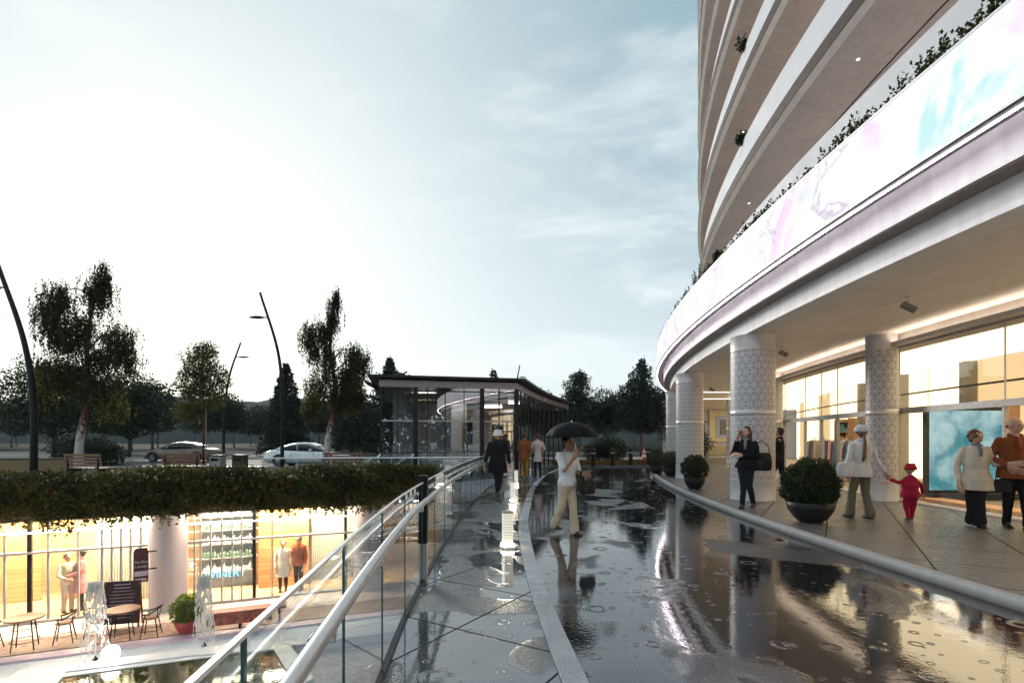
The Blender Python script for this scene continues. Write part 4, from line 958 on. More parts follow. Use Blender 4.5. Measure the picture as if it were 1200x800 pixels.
# chalkboard
cb = empty('chalkboard', (-10.25, 13.5, TZ), rad(16), 'dark maroon chalkboard with illegible white script standing behind a bistro table', 'sign')
bm = BM(); box(bm, (-.42, -.015, .12), (.42, .015, 1.22), M=Matrix.Rotation(rad(-7), 4, 'X')); bobj('board', bm, simple('maroon_board', (.045, .012, .014), .6), cb)
bm = BM(); box(bm, (-.42, .25, 0), (-.38, .28, 1.16), M=Matrix.Rotation(rad(7), 4, 'X')); box(bm, (.38, .25, 0), (.42, .28, 1.16), M=Matrix.Rotation(rad(7), 4, 'X')); box(bm, (-.42, -.02, 0), (-.38, .02, .12)); box(bm, (.38, -.02, 0), (.42, .02, .12)); bobj('leg', bm, wood, cb)
bm = BM(); MR = Matrix.Rotation(rad(-7), 4, 'X')
for r_ in range(11):
    z = 1.13-r_*.085; w = (.22 if r_ in (0, 1) else .30)*rnd.uniform(.75, 1.05); amp = .035 if r_ < 2 else .018; n = 60; pts = []
    for k in range(n): x = -w+2*w*k/n; pts.append(MR @ Vector((x, -.0175, z+amp*sin(k*1.9+r_)*(.5+.5*mnoise.noise(Vector((k*.4, r_, 0)))))))
    tube(bm, pts, .0045 if r_ < 2 else .0035, 4)
bobj('chalk_writing', bm, simple('chalk', (.65, .6, .6), .9), cb)
# bench with red panel
rb = empty('red_bench', (-7.05, 13.75, TZ), rad(22), 'long reddish brown bench with scattered leaves right of the red bowl', 'bench')
bm = BM(); box(bm, (-.95, -.18, .40), (.95, .22, .46)); bobj('seat', bm, simple('red_wood', (.24, .055, .035), .5, vary=.4), rb)
bm = BM(); box(bm, (-.95, -.20, .14), (.60, -.181, .44)); bobj('front_panel', bm, simple('red_panel', (.28, .075, .045), .5, vary=.6, vscale=9), rb)
for x in (-.85, -.2, .75):
    bm = BM(); box(bm, (x, -.15, 0), (x+.05, .2, .40)); bobj('leg', bm, black_metal, rb)
# fountain jets
water = None
def water_mat():
    b = NB('falling_water'); g = b.n('ShaderNodeBsdfGlossy'); g.inputs['Roughness'].default_value = .15; d = b.n('ShaderNodeBsdfTranslucent'); d.inputs[0].default_value = (.85, .88, .9, 1); t = b.n('ShaderNodeBsdfTransparent'); df = b.n('ShaderNodeBsdfDiffuse'); df.inputs[0].default_value = (.9, .9, .9, 1)
    m = b.n('ShaderNodeMixShader'); m.inputs[0].default_value = .5; b.l(d.outputs[0], m.inputs[1]); b.l(df.outputs[0], m.inputs[2])
    m2 = b.n('ShaderNodeMixShader'); m2.inputs[0].default_value = .35; b.l(m.outputs[0], m2.inputs[1]); b.l(g.outputs[0], m2.inputs[2])
    m3 = b.n('ShaderNodeMixShader'); m3.inputs[0].default_value = .12; b.l(m2.outputs[0], m3.inputs[1]); b.l(t.outputs[0], m3.inputs[2]); return b.done(m3.outputs[0])
water = water_mat()
def jet(pos, h, w, lab, seed):
    r_ = random.Random(seed); e = empty('fountain_jet', pos, 0, lab, 'fountain', 'fountain jets in the pebble bed')
    bm = BM(); lathe(bm, [(0, 0), (.05, 0), (.05, .05), (.02, .06), (.02, .10), (0, .10)], 12); bobj('nozzle', bm, black_metal, e)
    bm = BM()
    for k in range(600):
        a = r_.uniform(0, 2*pi); rr = w*r_.uniform(.15, 1)**.6; t0 = r_.uniform(0, .9); ln = r_.uniform(.03, .20)
        def pt(t):   # parabola from nozzle up and over
            x = rr*t; z = h*(1-((t-.42)/.58)**2) if t > .42 else h*(1-((.42-t)/.42)**2); 
            if t > .42: z = h-(h*1.0)*((t-.42)/.58)**2*(.45+.55*rr/w)
            return Vector((x*cos(a), x*sin(a), max(.02, z)))
        t0 = .3+.7*r_.random()**.8
        p0 = pt(min(1, t0)); p1 = p0-Vector((0, 0, ln))
        if p1.z < .02: p1.z = .02
        tube(bm, [p0, (p0+p1)/2+Vector((r_.uniform(-.006, .006), 0, 0)), p1], [.004, r_.uniform(.009, .019), .004], 4)
    tube(bm, [(0, 0, .08), (.01, 0, h*.4), (0, .01, h*.8), (0, 0, h*.97)], [.014, .02, .022, .03], 6)
    bobj('spray', bm, water, e)
jet((-9.5, 11.75, FZ+.05), 1.80, .30, 'taller fountain jet of falling water in front of the chalkboard', 3)
jet((-7.5, 12.55, FZ+.05), 1.72, .26, 'fountain jet of falling water in front of the red bowl', 4)
gl = empty('globe_lamp', (-8.78, 11.28, FZ+.22), 0, 'glowing white globe lamp on the pond rim', 'lamp')
bm = BM(); ball(bm, (0, 0, .19), .17, 20); bobj('globe', bm, emit('globe_glow', (1, .93, .76), 14), gl, True)
bm = BM(); lathe(bm, [(0, 0), (.08, 0), (.08, .03), (.05, .04), (0, .04)], 16); bobj('base', bm, black_metal, gl)

# ---------------------------------------------------------------- street lamps
def street_lamp(base, pts, rads, arm_i, arm_d, lab):
    e = empty('street_lamp', base, 0, lab, 'street lamp', 'leaning dark street lamps')
    c = smooth_curve(pts, 24); n = len(c); bm = BM(); tube(bm, c, [rads[0]+(rads[1]-rads[0])*i/(n-1) for i in range(n)], 12); bobj('mast', bm, black_metal, e, True)
    bm = BM(); lathe(bm, [(0, 0), (rads[0]*2, 0), (rads[0]*2, .04), (rads[0]*1.2, .06), (0, .06)], 16); bobj('base_plate', bm, black_metal, e)
    q = Vector(arm_i); h = q+Vector((arm_d*.95, 0, .05)); bm = BM(); tube(bm, [q, q+Vector((arm_d*.35, 0, .0))], .035, 8); bobj('arm', bm, black_metal, e)
    bm = BM(); secs = []
    for t, w, hh in ((.22, .05, .04), (.35, .16, .085), (.6, .22, .10), (.85, .17, .07), (1.0, .05, .03)):
        cx = q.x+arm_d*t*1.05; secs.append([Vector((cx, q.y+w*cos(a*pi/6), q.z+hh*sin(a*pi/6)*(.9 if a < 6 else .5)-.01)) for a in range(12)])
    loft(bm, secs); bobj('lamp_head', bm, dark_metal, e, True)
street_lamp((-12.05, 27, 0), [(0, 0, 0), (.02, 0, 3.5), (-.22, 0, 6.2), (-1.15, 0, 9.25)], (.10, .06), (-.72, 0, 7.95), -.95, 'tall leaning lamp with its head on the left, in front of the white car')
street_lamp((-22.4, 40, 0), [(0, 0, 0), (.08, 0, 3.5), (.45, 0, 6.4), (1.35, 0, 9.1)], (.11, .06), (.95, 0, 7.95), 1.0, 'leaning lamp with its head on the right, between the two cars')
street_lamp((-20.6, 22.2, 0), [(0, 0, 0), (-.02, 0, 3.2), (-.45, 0, 5.9), (-1.55, 0, 9.1)], (.15, .08), (-1.2, 0, 8.1), -1.0, 'nearest leaning lamp, cut by the left edge of the picture')
street_lamp((.2, 53, .0), [(0, 0, 0), (0, 0, 3.5), (.1, 0, 6.4), (.6, 0, 9.2)], (.10, .06), (.35, 0, 7.95), .9, 'far lamp showing above the pavilion roof')

# ---------------------------------------------------------------- cars
tyre_m = simple('tyre', (.015, .015, .015), .8); rim_m = simple('rim', (.35, .35, .36), .3, .9); carglass = simple('car_glass', (.015, .017, .02), .05, 0, bump=0)
def car(pos, rz, paint, label, L_=4.7, Wd=1.85):
    e = empty('parked_car', pos, rz, label, 'car', 'cars parked in the street')
    # stations: x, z bottom, z belt (shoulder), z top (bonnet/boot), half width
    st = [(-.50, .38, .60, .70, .66), (-.485, .26, .62, .80, .80), (-.44, .20, .66, .93, .88), (-.36, .17, .70, .98, .92), (-.25, .17, .72, .96, .93), (-.10, .17, .70, .92, .92), (.05, .17, .68, .90, .91), (.18, .17, .68, .90, .91), (.30, .17, .68, .86, .92), (.40, .18, .64, .78, .90), (.46, .22, .56, .69, .83), (.49, .30, .48, .58, .70), (.50, .36, .44, .50, .60)]
    secs = []
    for x, zb, zs, zt, hw in st:
        X = x*L_; hw = hw*Wd/1.86
        half = [(0, zb), (hw*.80, zb), (hw*.95, zb+.07), (hw, (zb+zs)/2), (hw*.985, zs), (hw*.90, zt-.03), (hw*.72, zt), (0, zt+.015)]
        secs.append([Vector((X, y, z)) for y, z in half]+[Vector((X, -y, z)) for y, z in half[1:-1][::-1]])
    bm = BM(); loft(bm, secs)
    bmesh.ops.recalc_face_normals(bm, faces=bm.faces[:]); me = bpy.data.meshes.new('body'); bm.to_mesh(me); bm.free(); o = link('body', me, paint, e, True)
    s = o.modifiers.new('s', 'SUBSURF'); s.levels = 1; s.render_levels = 2
    # greenhouse: side outline of a fastback coupe
    gl_ = [(-.40, .955), (-.30, 1.13), (-.17, 1.32), (-.05, 1.385), (.06, 1.36), (.16, 1.20), (.27, .90)]
    secs = []
    for x, z in gl_: secs.append([Vector((x*L_, y, zz_)) for y, zz_ in ((-.74, .90), (-.70+.12*(z-.9), max(.90, z-.14)), (-.52, z-.03), (-.25, z), (.25, z), (.52, z-.03), (.70-.12*(z-.9), max(.90, z-.14)), (.74, .90))])
    bm = BM(); loft(bm, secs); g = bobj('windows', bm, carglass, e, True)
    bm = BM(); rows = []
    for x, z in gl_[1:-1]:
        rows.append([bm.verts.new((x*L_, y, zz_+.012)) for y, zz_ in ((-.60, z-.06), (-.50, z-.015), (-.25, z+.004), (.25, z+.004), (.50, z-.015), (.60, z-.06))])
    for a, b_ in zip(rows, rows[1:]):
        for i in range(5): bm.faces.new((a[i], a[i+1], b_[i+1], b_[i]))
    bobj('roof', bm, paint, e, True)
    for sy in (-1, 1):
        bm = BM()
        tube(bm, [(x*L_, sy*.735, max(.93, z-.10)) for x, z in gl_], .022, 6); tube(bm, [(-.08*L_, sy*.72, .93), (-.085*L_, sy*.66, 1.28)], .03, 6); tube(bm, [(-.25*L_, sy*.75, .95), (-.33*L_, sy*.70, 1.02), (-.25*L_, sy*.67, 1.16)], .06, 6)
        bobj('window_frame', bm, paint, e, True)
        bm = BM(); ball(bm, (.10*L_, sy*1.0*Wd/1.86, .97), .10, 10, (.8, 1, .7)); bobj('mirror', bm, paint, e, True)
        bm = BM(); box(bm, (-.14*L_, sy*.925*Wd/1.86-.004, .28), (-.137*L_, sy*.925*Wd/1.86+.004, .88)); box(bm, (.13*L_, sy*.92*Wd/1.86-.004, .28), (.133*L_, sy*.92*Wd/1.86+.004, .86)); box(bm, (-.10*L_, sy*.935*Wd/1.86-.01, .74), (-.06*L_, sy*.935*Wd/1.86+.01, .76)); bobj('door_seam', bm, black_metal, e)
        for x in (-.29, .32):
            M_ = Matrix.Translation((x*L_, sy*(.80*Wd/1.86), .335)) @ Matrix.Rotation(rad(90)*sy, 4, 'X')
            bm = BM(); lathe(bm, [(.20, -.10), (.33, -.10), (.345, -.07), (.345, .09), (.32, .125), (.23, .13), (.20, .10)], 28); bmesh.ops.transform(bm, matrix=M_ @ Matrix.Rotation(pi, 4, 'X'), verts=bm.verts[:]); w = bobj('wheel', bm, tyre_m, e, True)
            bm = BM(); lathe(bm, [(.235, .11), (.215, .115), (.205, .06), (0, .05)], 24)
            for k in range(10): a = k*pi/5; tube(bm, [(.03*cos(a), .03*sin(a), .09), (.21*cos(a), .21*sin(a), .105)], .014, 5)
            bmesh.ops.transform(bm, matrix=M_ @ Matrix.Rotation(pi, 4, 'X'), verts=bm.verts[:]); bobj('rim', bm, rim_m, w)
            # dark arch
            bm = BM(); tube(bm, [(x*L_+.37*cos(t*pi/10), sy*.915*Wd/1.86, .335+.37*sin(t*pi/10)) for t in range(11)], .03, 6); bobj('wheel_arch', bm, black_metal, e)
    for sy in (-1, 1):
        bm = BM(); ball(bm, (-.475*L_, sy*.62, .76), .12, 10, (.5, 1.6, .35)); bobj('tail_light', bm, simple('tail_red', (.3, .02, .03), .2), e, True)
        bm = BM(); ball(bm, (.455*L_, sy*.62, .60), .14, 10, (.8, 1.3, .4)); bobj('headlight', bm, simple('head_lens', (.55, .55, .56), .1), e, True)
    return e
car((-11.95, 30.3, .0), 0, simple('white_paint', (.86, .86, .84), .22, coat=1, bump=0), 'white fastback coupe parked with its tail to the left, behind the tall leaning lamp')
car((-23.6, 37.0, .0), pi, simple('champagne_paint', (.17, .12, .09), .3, 0, coat=.25, bump=0), 'beige sedan parked with its nose to the left, behind the wooden bench', 5.0)

# ---------------------------------------------------------------- street furniture
def park_bench(pos, rz, lab):
    e = empty('park_bench', pos, rz, lab, 'bench', 'reddish slatted park benches beyond the hedge')
    bm = BM(); 
    for k in range(4): box(bm, (-.85, -.22+k*.12, .42), (.85, -.13+k*.12, .455))
    bobj('seat', bm, wood, e); bm = BM()
    for k in range(4): box(bm, (-.85, .26+k*.02, .52+k*.13), (.85, .285+k*.02, .61+k*.13))
    bobj('backrest', bm, wood, e)
    for x in (-.7, .7): bm = BM(); box(bm, (x-.03, -.22, 0), (x+.03, .26, .418)); box(bm, (x-.025, .287, 0), (x+.025, .33, 1.0)); bobj('leg', bm, black_metal, e)
park_bench((-13.65, 21.6, 0), rad(175), 'slatted park bench in front of the beige car')
park_bench((-7.3, 22.5, 0), rad(185), 'slatted park bench right of the second birch')
def litter_bin(pos, col, lab):
    e = empty('litter_bin', pos, 0, lab, 'bin'); bm = rbox((-.24, -.22, .05), (.24, .22, .86), .02); bobj('body', bm, col, e); bm = rbox((-.26, -.24, .862), (.26, .24, .92), .015); bobj('lid', bm, dark_metal, e); bm = BM(); box(bm, (-.16, -.226, .66), (.16, -.221, .78)); bobj('slot', bm, black_metal, e)
litter_bin((-12.4, 21.7, 0), simple('bin_grey', (.33, .31, .27), .5), 'pale grey litter bin right of the left park bench')
litter_bin((-11.55, 21.9, 0), simple('bin_brown', (.07, .035, .025), .5), 'dark brown litter bin left of the tall leaning lamp')
park_bench((-16.6, 20.3, 0), rad(170), 'slatted park bench behind the hedge right of the first birch')
e = empty('low_wall', (-22, 24.5, 0), 0, 'low yellowish wooden wall at the far left behind the hedge', 'wall'); bm = rbox((-3, -.15, 0), (1.6, .15, .62), .02); bobj('body', bm, simple('ochre_wood', (.22, .14, .06), .6), e); bm = rbox((-3.05, -.19, .622), (1.65, .19, .67), .01); bobj('cap', bm, dark_metal, e)
for i, (px, Y) in enumerate(((695, 30.0), (718, 30.6), (739, 31.5), (760, 33))):
    x = (px-600)/604*Y; e = empty('post', (x, Y, 0), 0, ['leftmost of four dark posts at the far edge of the wet plaza', 'second from the left of four dark posts at the far edge of the wet plaza', 'third from the left of four dark posts at the far edge of the wet plaza', 'rightmost of four dark posts at the far edge of the wet plaza'][i], 'bollard', 'dark posts at the far edge of the plaza')
    bm = BM(); lathe(bm, [(0, 0), (.17, 0), (.17, .05), (.13, .06), (.13, .92), (.15, .94), (.15, 1.0), (0, 1.03)], 16); bobj('body', bm, black_metal, e); bm = BM(); lathe(bm, [(.131, .74), (.136, .745), (.136, .80), (.131, .805)], 16); bobj('band', bm, grey_metal, e)
bm = BM(); c1 = smooth_curve([(2.8, 40.2, 0), (7, 39.6, 0), (9.5, 41, 0), (14, 44, 0)], 24); rows = []
for a, b_ in zip(offs(c1, .0), offs(c1, -.5)): rows.append([bm.verts.new((a.x, a.y, .0)), bm.verts.new((a.x, a.y, .16)), bm.verts.new((b_.x, b_.y, .16)), bm.verts.new((b_.x, b_.y, 0))])
for a, b_ in zip(rows, rows[1:]):
    for j in range(4): bm.faces.new((a[j], a[(j+1) % 4], b_[(j+1) % 4], b_[j]))
o = bobj('curved_kerb', bm, pool_w); o['kind'] = 'structure'
e = empty('traffic_cone', (10.0, 39.0, 0), 0, 'red and white striped cone standing by the tree with the wrapped trunk', 'cone')
bm = BM(); box(bm, (-.24, -.24, 0), (.24, .24, .04)); bobj('base', bm, black_metal, e)
bm = BM(); lathe(bm, [(.20, .04), (.03, .95), (0, .95)], 20); cn_ = bobj('body', bm, simple('cone_red', (.5, .05, .03), .5), e, True)
bm = BM(); lathe(bm, [(.165, .24), (.132, .42)], 20); lathe(bm, [(.102, .58), (.073, .74)], 20); bobj('stripe', bm, simple('cone_white', (.7, .7, .7), .5), cn_, True)
# ground cover patch
n = 5200; C_ = np.stack([rg.uniform(2.6, 10.2, n), rg.normal(33.2, .9, n), rg.uniform(.0, .16, n)], 1); C_[:, 1] += .12*(C_[:, 0]-6)
o = leafmesh('ground_cover', C_, rg.normal(size=(n, 3))+np.array([0, 0, 1.2]), rg.uniform(.05, .10, n), leaf_mat('olive_leaves', (.06, .055, .015), (.14, .10, .03), red=.12), None, 1.5, 8)
tag(o, 'low olive ground cover along the far edge of the plaza', 'ground cover', None, 'stuff')

# ---------------------------------------------------------------- trees
def limb(bm, p0, d, L_, r0, r1, bend, rr, n=6, sides=6):
    pts = [Vector(p0)]; d = Vector(d).normalized()
    for i in range(n):
        d = (d+Vector((rr.gauss(0, bend), rr.gauss(0, bend), rr.gauss(0, bend*.6)))).normalized(); pts.append(pts[-1]+d*L_/n)
    tube(bm, pts, [r0+(r1-r0)*i/n for i in range(n+1)], sides); return pts
def birch(pos, H, blobs, label, seed, per=300, tipx=.9, low=[], leaf=leaf_birch, leaf_s=.066):
    """blobs: (dx, z, rx, rz) crown masses in the picture plane, each hung with drooping strands"""
    rr = random.Random(seed); r_ = np.random.default_rng(seed)
    e = empty('birch_tree', pos, 0, label, 'tree')
    bm = BM(); tr = smooth_curve([(0, 0, 0), (.02, 0, 1.0), (.10, .02, 1.9), (.32, 0, 2.8), (.40, .05, 4.4), (.30*tipx/.9, .1, 6.0), (.55*tipx/.9, .1, 7.4), (tipx, .1, H*.90)], 24)
    tube(bm, tr, [.17*(1-i/len(tr))**.8+.015 for i in range(len(tr))], 10)
    bobj('trunk', bm, birch_m, e, True)
    bm = BM(); C_ = []; N_ = []
    for (dx, z, rx, rz_) in blobs:
        t0 = min(tr, key=lambda p: abs(p.z-(z-rz_*.9)) + (0 if p.z > 1.9 else 9))
        tgt = Vector((dx, rr.uniform(-.2, .2), z+rz_*.2)); mid = t0.lerp(tgt, .5)+Vector((0, 0, .25)); tube(bm, smooth_curve([t0, mid, tgt], 10), [.05-.0038*i for i in range(11)], 6)
        ns = int(620*rx*rz_*per/100)
        for k in range(ns):
            v = r_.normal(size=3); v /= np.linalg.norm(v); q = np.array([dx, 0, z])+v*np.array([rx, rx*.9, rz_])*(r_.uniform(.25, 1.0)**.8*(1+.22*np.sin(v[0]*5+z)*np.sin(v[2]*6+dx)) if r_.random() < .82 else r_.uniform(1.0, 1.38))
            L_ = r_.uniform(.25, 1.0)*(1.25 if r_.random() < .2 else .8); m = int(L_*20)+3; sway = r_.normal(0, .10, 2)
            for j in range(m):
                t = j/m*L_; C_.append(q+np.array([sway[0]*t+r_.normal(0, .02), sway[1]*t+r_.normal(0, .02), -t+r_.normal(0, .02)])); N_.append(r_.normal(size=3)*.6+np.array([0, 0, -.8]))
            if k % 9 == 0: tube(bm, [Vector(q), Vector(q)-Vector((0, 0, L_))], .004, 3, False)
            if k % 14 == 0: tube(bm, [tgt, tgt.lerp(Vector(q), .6)+Vector((0, 0, .08)), Vector(q)], [.014, .009, .005], 4)
    bobj('limbs', bm, bark_dark, e, True)
    C_ = np.array(C_); N_ = np.array(N_); sz_ = r_.uniform(.6, 1.2, len(C_))*leaf_s
    lit = np.zeros(len(C_), bool); pick = r_.random(len(C_)) < .5
    for lx, lz, lr in low: lit |= ((C_[:, 0]-lx)**2+(C_[:, 2]-lz)**2 < (lr*(1+.3*np.sin(C_[:, 0]*9)*np.sin(C_[:, 2]*7)))**2)
    lit &= pick
    leafmesh('crown', C_[~lit], N_[~lit], sz_[~lit], leaf, e, 1.5, seed)
    if lit.any(): leafmesh('crown', C_[lit], N_[lit], sz_[lit], leaf_mat('painted_lit_leaves', (.06, .06, .018), (.24, .21, .08), trans=.4), e, 1.5, seed)['label'] = 'lower foliage with yellow backlight painted in'  # yellow of the lit lower leaves is put into the leaf colour
# blob positions relative to the trunk base, metres
birch((-19.35, 23.0, 0), 9.7, [(-1.15, 7.3, .75, 1.15), (-.75, 8.1, .45, .5), (.85, 8.2, .62, .95), (1.15, 8.9, .35, .65), (-.6, 6.2, .8, .8), (.25, 6.7, .45, .7), (1.75, 6.2, .80, .62), (2.0, 5.4, .72, .6), (.9, 5.3, .6, .6), (-1.3, 4.7, .75, .6), (-.2, 4.6, .8, .6), (.9, 3.9, .9, .7), (1.7, 3.1, .6, .4), (-1.5, 3.8, .5, .45)], 'tall weeping birch with a white and red trunk, the left one of two', 11, per=80, low=[(-1.5, 4.0, .8), (1.6, 3.0, .75), (-1.0, 3.2, .4)])
birch((-9.35, 26.0, 0), 9.4, [(-.9, 7.0, .50, .60), (-.15, 7.0, .50, .75), (.35, 8.0, .38, .85), (.48, 8.8, .22, .55), (-.6, 6.1, .35, .5), (.1, 5.6, .45, .9), (1.35, 6.0, .62, .50), (1.75, 5.5, .45, .65), (1.0, 4.9, .5, .6), (-.5, 4.3, .60, .75), (.6, 4.0, .7, .8), (1.5, 3.9, .45, .6), (-.8, 3.4, .45, .6)], 'weeping birch with white and red trunk, the right one beside the white car', 12, per=80, tipx=.42, low=[(-.75, 3.6, .65), (-.4, 4.6, .35)])

def crown_points(r_, blobs, n, sz):
    C_ = []; N_ = []
    vol = np.array([b[3]*b[4] for b in blobs]); vol = vol/vol.sum()
    for b, w in zip(blobs, vol):
        m = int(n*w); d = r_.normal(size=(m, 3)); d /= np.linalg.norm(d, axis=1, keepdims=True)
        cl = 1+.22*np.sin(d[:, 0]*6+b[0]*3)*np.sin(d[:, 2]*7+b[2])+.12*np.sin(d[:, 1]*13+d[:, 2]*11)
        rad_ = cl*np.where(r_.random(m) < .55, r_.uniform(.82, 1.05, m), r_.uniform(.3, .9, m))
        C_.append(np.array(b[:3])+d*rad_[:, None]*np.array([b[3], b[3], b[4]])); N_.append(d+r_.normal(size=(m, 3))*.8)
    return np.concatenate(C_), np.concatenate(N_)
def leafy_tree(name, pos, blobs, n, ls, leaf, label, seed, trunk=(.12, 3.0), stake=False, group=None, droop=0):
    rr = random.Random(seed); r_ = np.random.default_rng(seed); e = empty(name, pos, 0, label, 'tree', group)
    bm = BM(); top = max(b[2] for b in blobs); tr = [Vector((rr.gauss(0, .03), rr.gauss(0, .03), top*i/8)) for i in range(9)]; tr[0] = Vector((0, 0, 0)); tube(bm, tr, [trunk[0]*(1-.85*i/8) for i in range(9)], 8)
    bobj('trunk', bm, bark_dark, e, True); bm = BM()
    for b in blobs:
        t0 = Vector((0, 0, max(trunk[1]*.7, b[2]-b[4]*1.1))); t1 = Vector(b[:3]); 
        for k in range(5):
            a = rr.uniform(0, 2*pi); q = t1+Vector((b[3]*.75*cos(a), b[3]*.75*sin(a), b[4]*rr.uniform(-.3, .8))); tube(bm, smooth_curve([t0, t0.lerp(q, .5)+Vector((0, 0, -.1)), q], 6), [trunk[0]*.4, trunk[0]*.33, trunk[0]*.26, trunk[0]*.2, trunk[0]*.14, trunk[0]*.1, .006][:7], 5)
    bobj('limbs', bm, bark_dark, e, True)
    if stake: bm = BM(); tube(bm, [(.28, -.2, 0), (.25, -.2, 5.2)], .045, 8); bobj('stake', bm, simple('stake_wood', (.28, .17, .08), .7), e)
    C_, N_ = crown_points(r_, blobs, n, ls); leafmesh('crown', C_, N_, r_.uniform(.6, 1.3, len(C_))*ls, leaf, e, 1.5, seed); return e
leafy_tree('lime_tree', (-19.15, 32, 0), [(-.2, 0, 6.3, 1.0, 1.1), (.5, .2, 5.3, .95, .9), (-.8, 0, 5.1, .8, .9), (0, 0, 4.1, 1.25, .8), (-.9, 0, 3.2, .8, .6), (.2, 0, 7.1, .55, .5)], 11000, .085, leaf_lime, 'young staked tree with a rounded yellow-green crown behind the beige car', 31, (.09, 2.6), True)
def conifer(pos, H, R, label, seed, n=17000, bare=.10):
    rr = random.Random(seed); r_ = np.random.default_rng(seed); e = empty('conifer_tree', pos, 0, label, 'tree')
    bm = BM(); tube(bm, [(0, 0, 0), (.02, 0, H*.5), (0, 0, H*.98)], [.16, .10, .02], 8); bobj('trunk', bm, bark_dark, e, True)
    C_ = []; N_ = []; tiers = 24
    for k in range(tiers):
        t = k/(tiers-1); z = H*(bare+(1-bare)*t); rk = R*(1-t)**.72+.16; nb = max(5, int(13*(1-t)+5))
        for b in range(nb):
            a = 2*pi*b/nb+rr.random(); L_ = rk*rr.uniform(.72, 1.1); m = int(n/(tiers*nb)*(L_/R+.35))
            s = np.sort(r_.random(m))**.7; w = .26*(1-s*.6)*max(.5, rk/R*1.1)
            x = s*L_; y = r_.normal(0, 1, m)*w; zz_ = z+ -.28*s*s*L_+r_.normal(0, .09, m)+.10*s
            C_.append(np.stack([x*cos(a)-y*sin(a), x*sin(a)+y*cos(a), zz_], 1)); N_.append(np.stack([np.full(m, cos(a)), np.full(m, sin(a)), np.full(m, -.3)], 1)+r_.normal(size=(m, 3))*.6)
    C_ = np.concatenate(C_); N_ = np.concatenate(N_); leafmesh('crown', C_, N_, r_.uniform(.6, 1.2, len(C_))*.14, leaf_con, e, 1.8, seed)
conifer((-21.9, 50, 0), 8.7, 2.4, 'dark broad conifer behind the tall leaning lamp and the white car', 41)
conifer((-15.8, 51, 0), 8.6, 2.7, 'dark broad conifer half hidden behind the right birch', 42)
conifer((-12.8, 54, 0), 9.9, 2.2, 'dark narrow conifer at the left corner of the pavilion', 43)
conifer((-2.2, 62, 0), 9.7, 2.2, 'conifer whose tip shows above the middle of the pavilion roof', 44, 9000)
leafy_tree('slender_tree', (6.1, 48, 0), [(0, 0, 6.4, 1.2, 1.3), (-.2, 0, 5.0, 1.4, 1.0), (.2, 0, 7.3, .6, .6)], 5200, .12, leaf_dark, 'slender tree with an open round crown right of the pavilion roof', 51, (.09, 3.6))
leafy_tree('dark_tree', (10.5, 42, 0), [(0, 0, 6.5, .85, 1.1), (-.5, 0, 5.3, 1.3, 1.1), (.5, 0, 4.6, 1.5, 1.2), (-.2, 0, 3.4, 1.8, 1.1), (.9, 0, 3.2, 1.2, 1.0), (.1, 0, 7.5, .35, .6)], 14000, .12, leaf_con, 'tall dark pointed tree with a wrapped trunk beside the end of the canopy', 52, (.13, 2.0))
leafy_tree('round_tree', (9.4, 50, 0), [(0, 0, 4.7, 2.3, 1.5), (-1.0, 0, 3.9, 1.5, 1.0), (1.2, 0, 4.2, 1.4, 1.1)], 9000, .13, leaf_dark, 'broad dark round tree left of the pointed tree', 53, (.13, 2.5))
leafy_tree('shrub', (6.35, 35, 0), [(0, 0, .95, 1.1, .85), (-.7, 0, .7, .7, .6), (.7, 0, .8, .8, .7)], 6500, .075, leaf_dark, 'dark loose shrub at the far end of the wet plaza', 54, (.03, .4))
leafy_tree('shrub', (11.9, 36, 0), [(0, 0, 2.0, 1.4, 1.5), (.9, 0, 1.2, 1.0, 1.1)], 6500, .09, leaf_con, 'dark shrub just left of the farthest column', 55, (.05, .6))
leafy_tree('dark_tree', (-35.5, 40, 0), [(0, 0, 6.0, 2.6, 1.9), (-2, 0, 4.7, 2.2, 1.7), (2, 0, 4.4, 2.0, 1.7), (0, 0, 3.1, 2.8, 1.3)], 13000, .13, leaf_dark, 'broad dark tree at the left edge of the picture behind the nearest lamp', 56, (.18, 2.5))
leafy_tree('dark_tree', (-31.2, 42, 0), [(0, 0, 5.6, 1.8, 1.5), (-1.2, 0, 4.3, 1.6, 1.3), (1.2, 0, 4.0, 1.5, 1.3), (0, 0, 3.0, 2.0, 1.2)], 11000, .13, leaf_dark, 'broad dark tree seen through the crown of the left birch', 57, (.15, 2.5))
leafy_tree('shrub', (-25.2, 31, 0), [(0, 0, .8, 1.1, .75), (1.0, 0, .65, .8, .6)], 5000, .08, leaf_dark, 'dark low shrub behind the trunk of the left birch', 58, (.03, .4))
leafy_tree('shrub', (-28, 33, 0), [(0, 0, .9, 1.3, .8)], 4500, .08, leaf_dark, 'dark low shrub left of the trunk of the left birch', 59, (.03, .4))
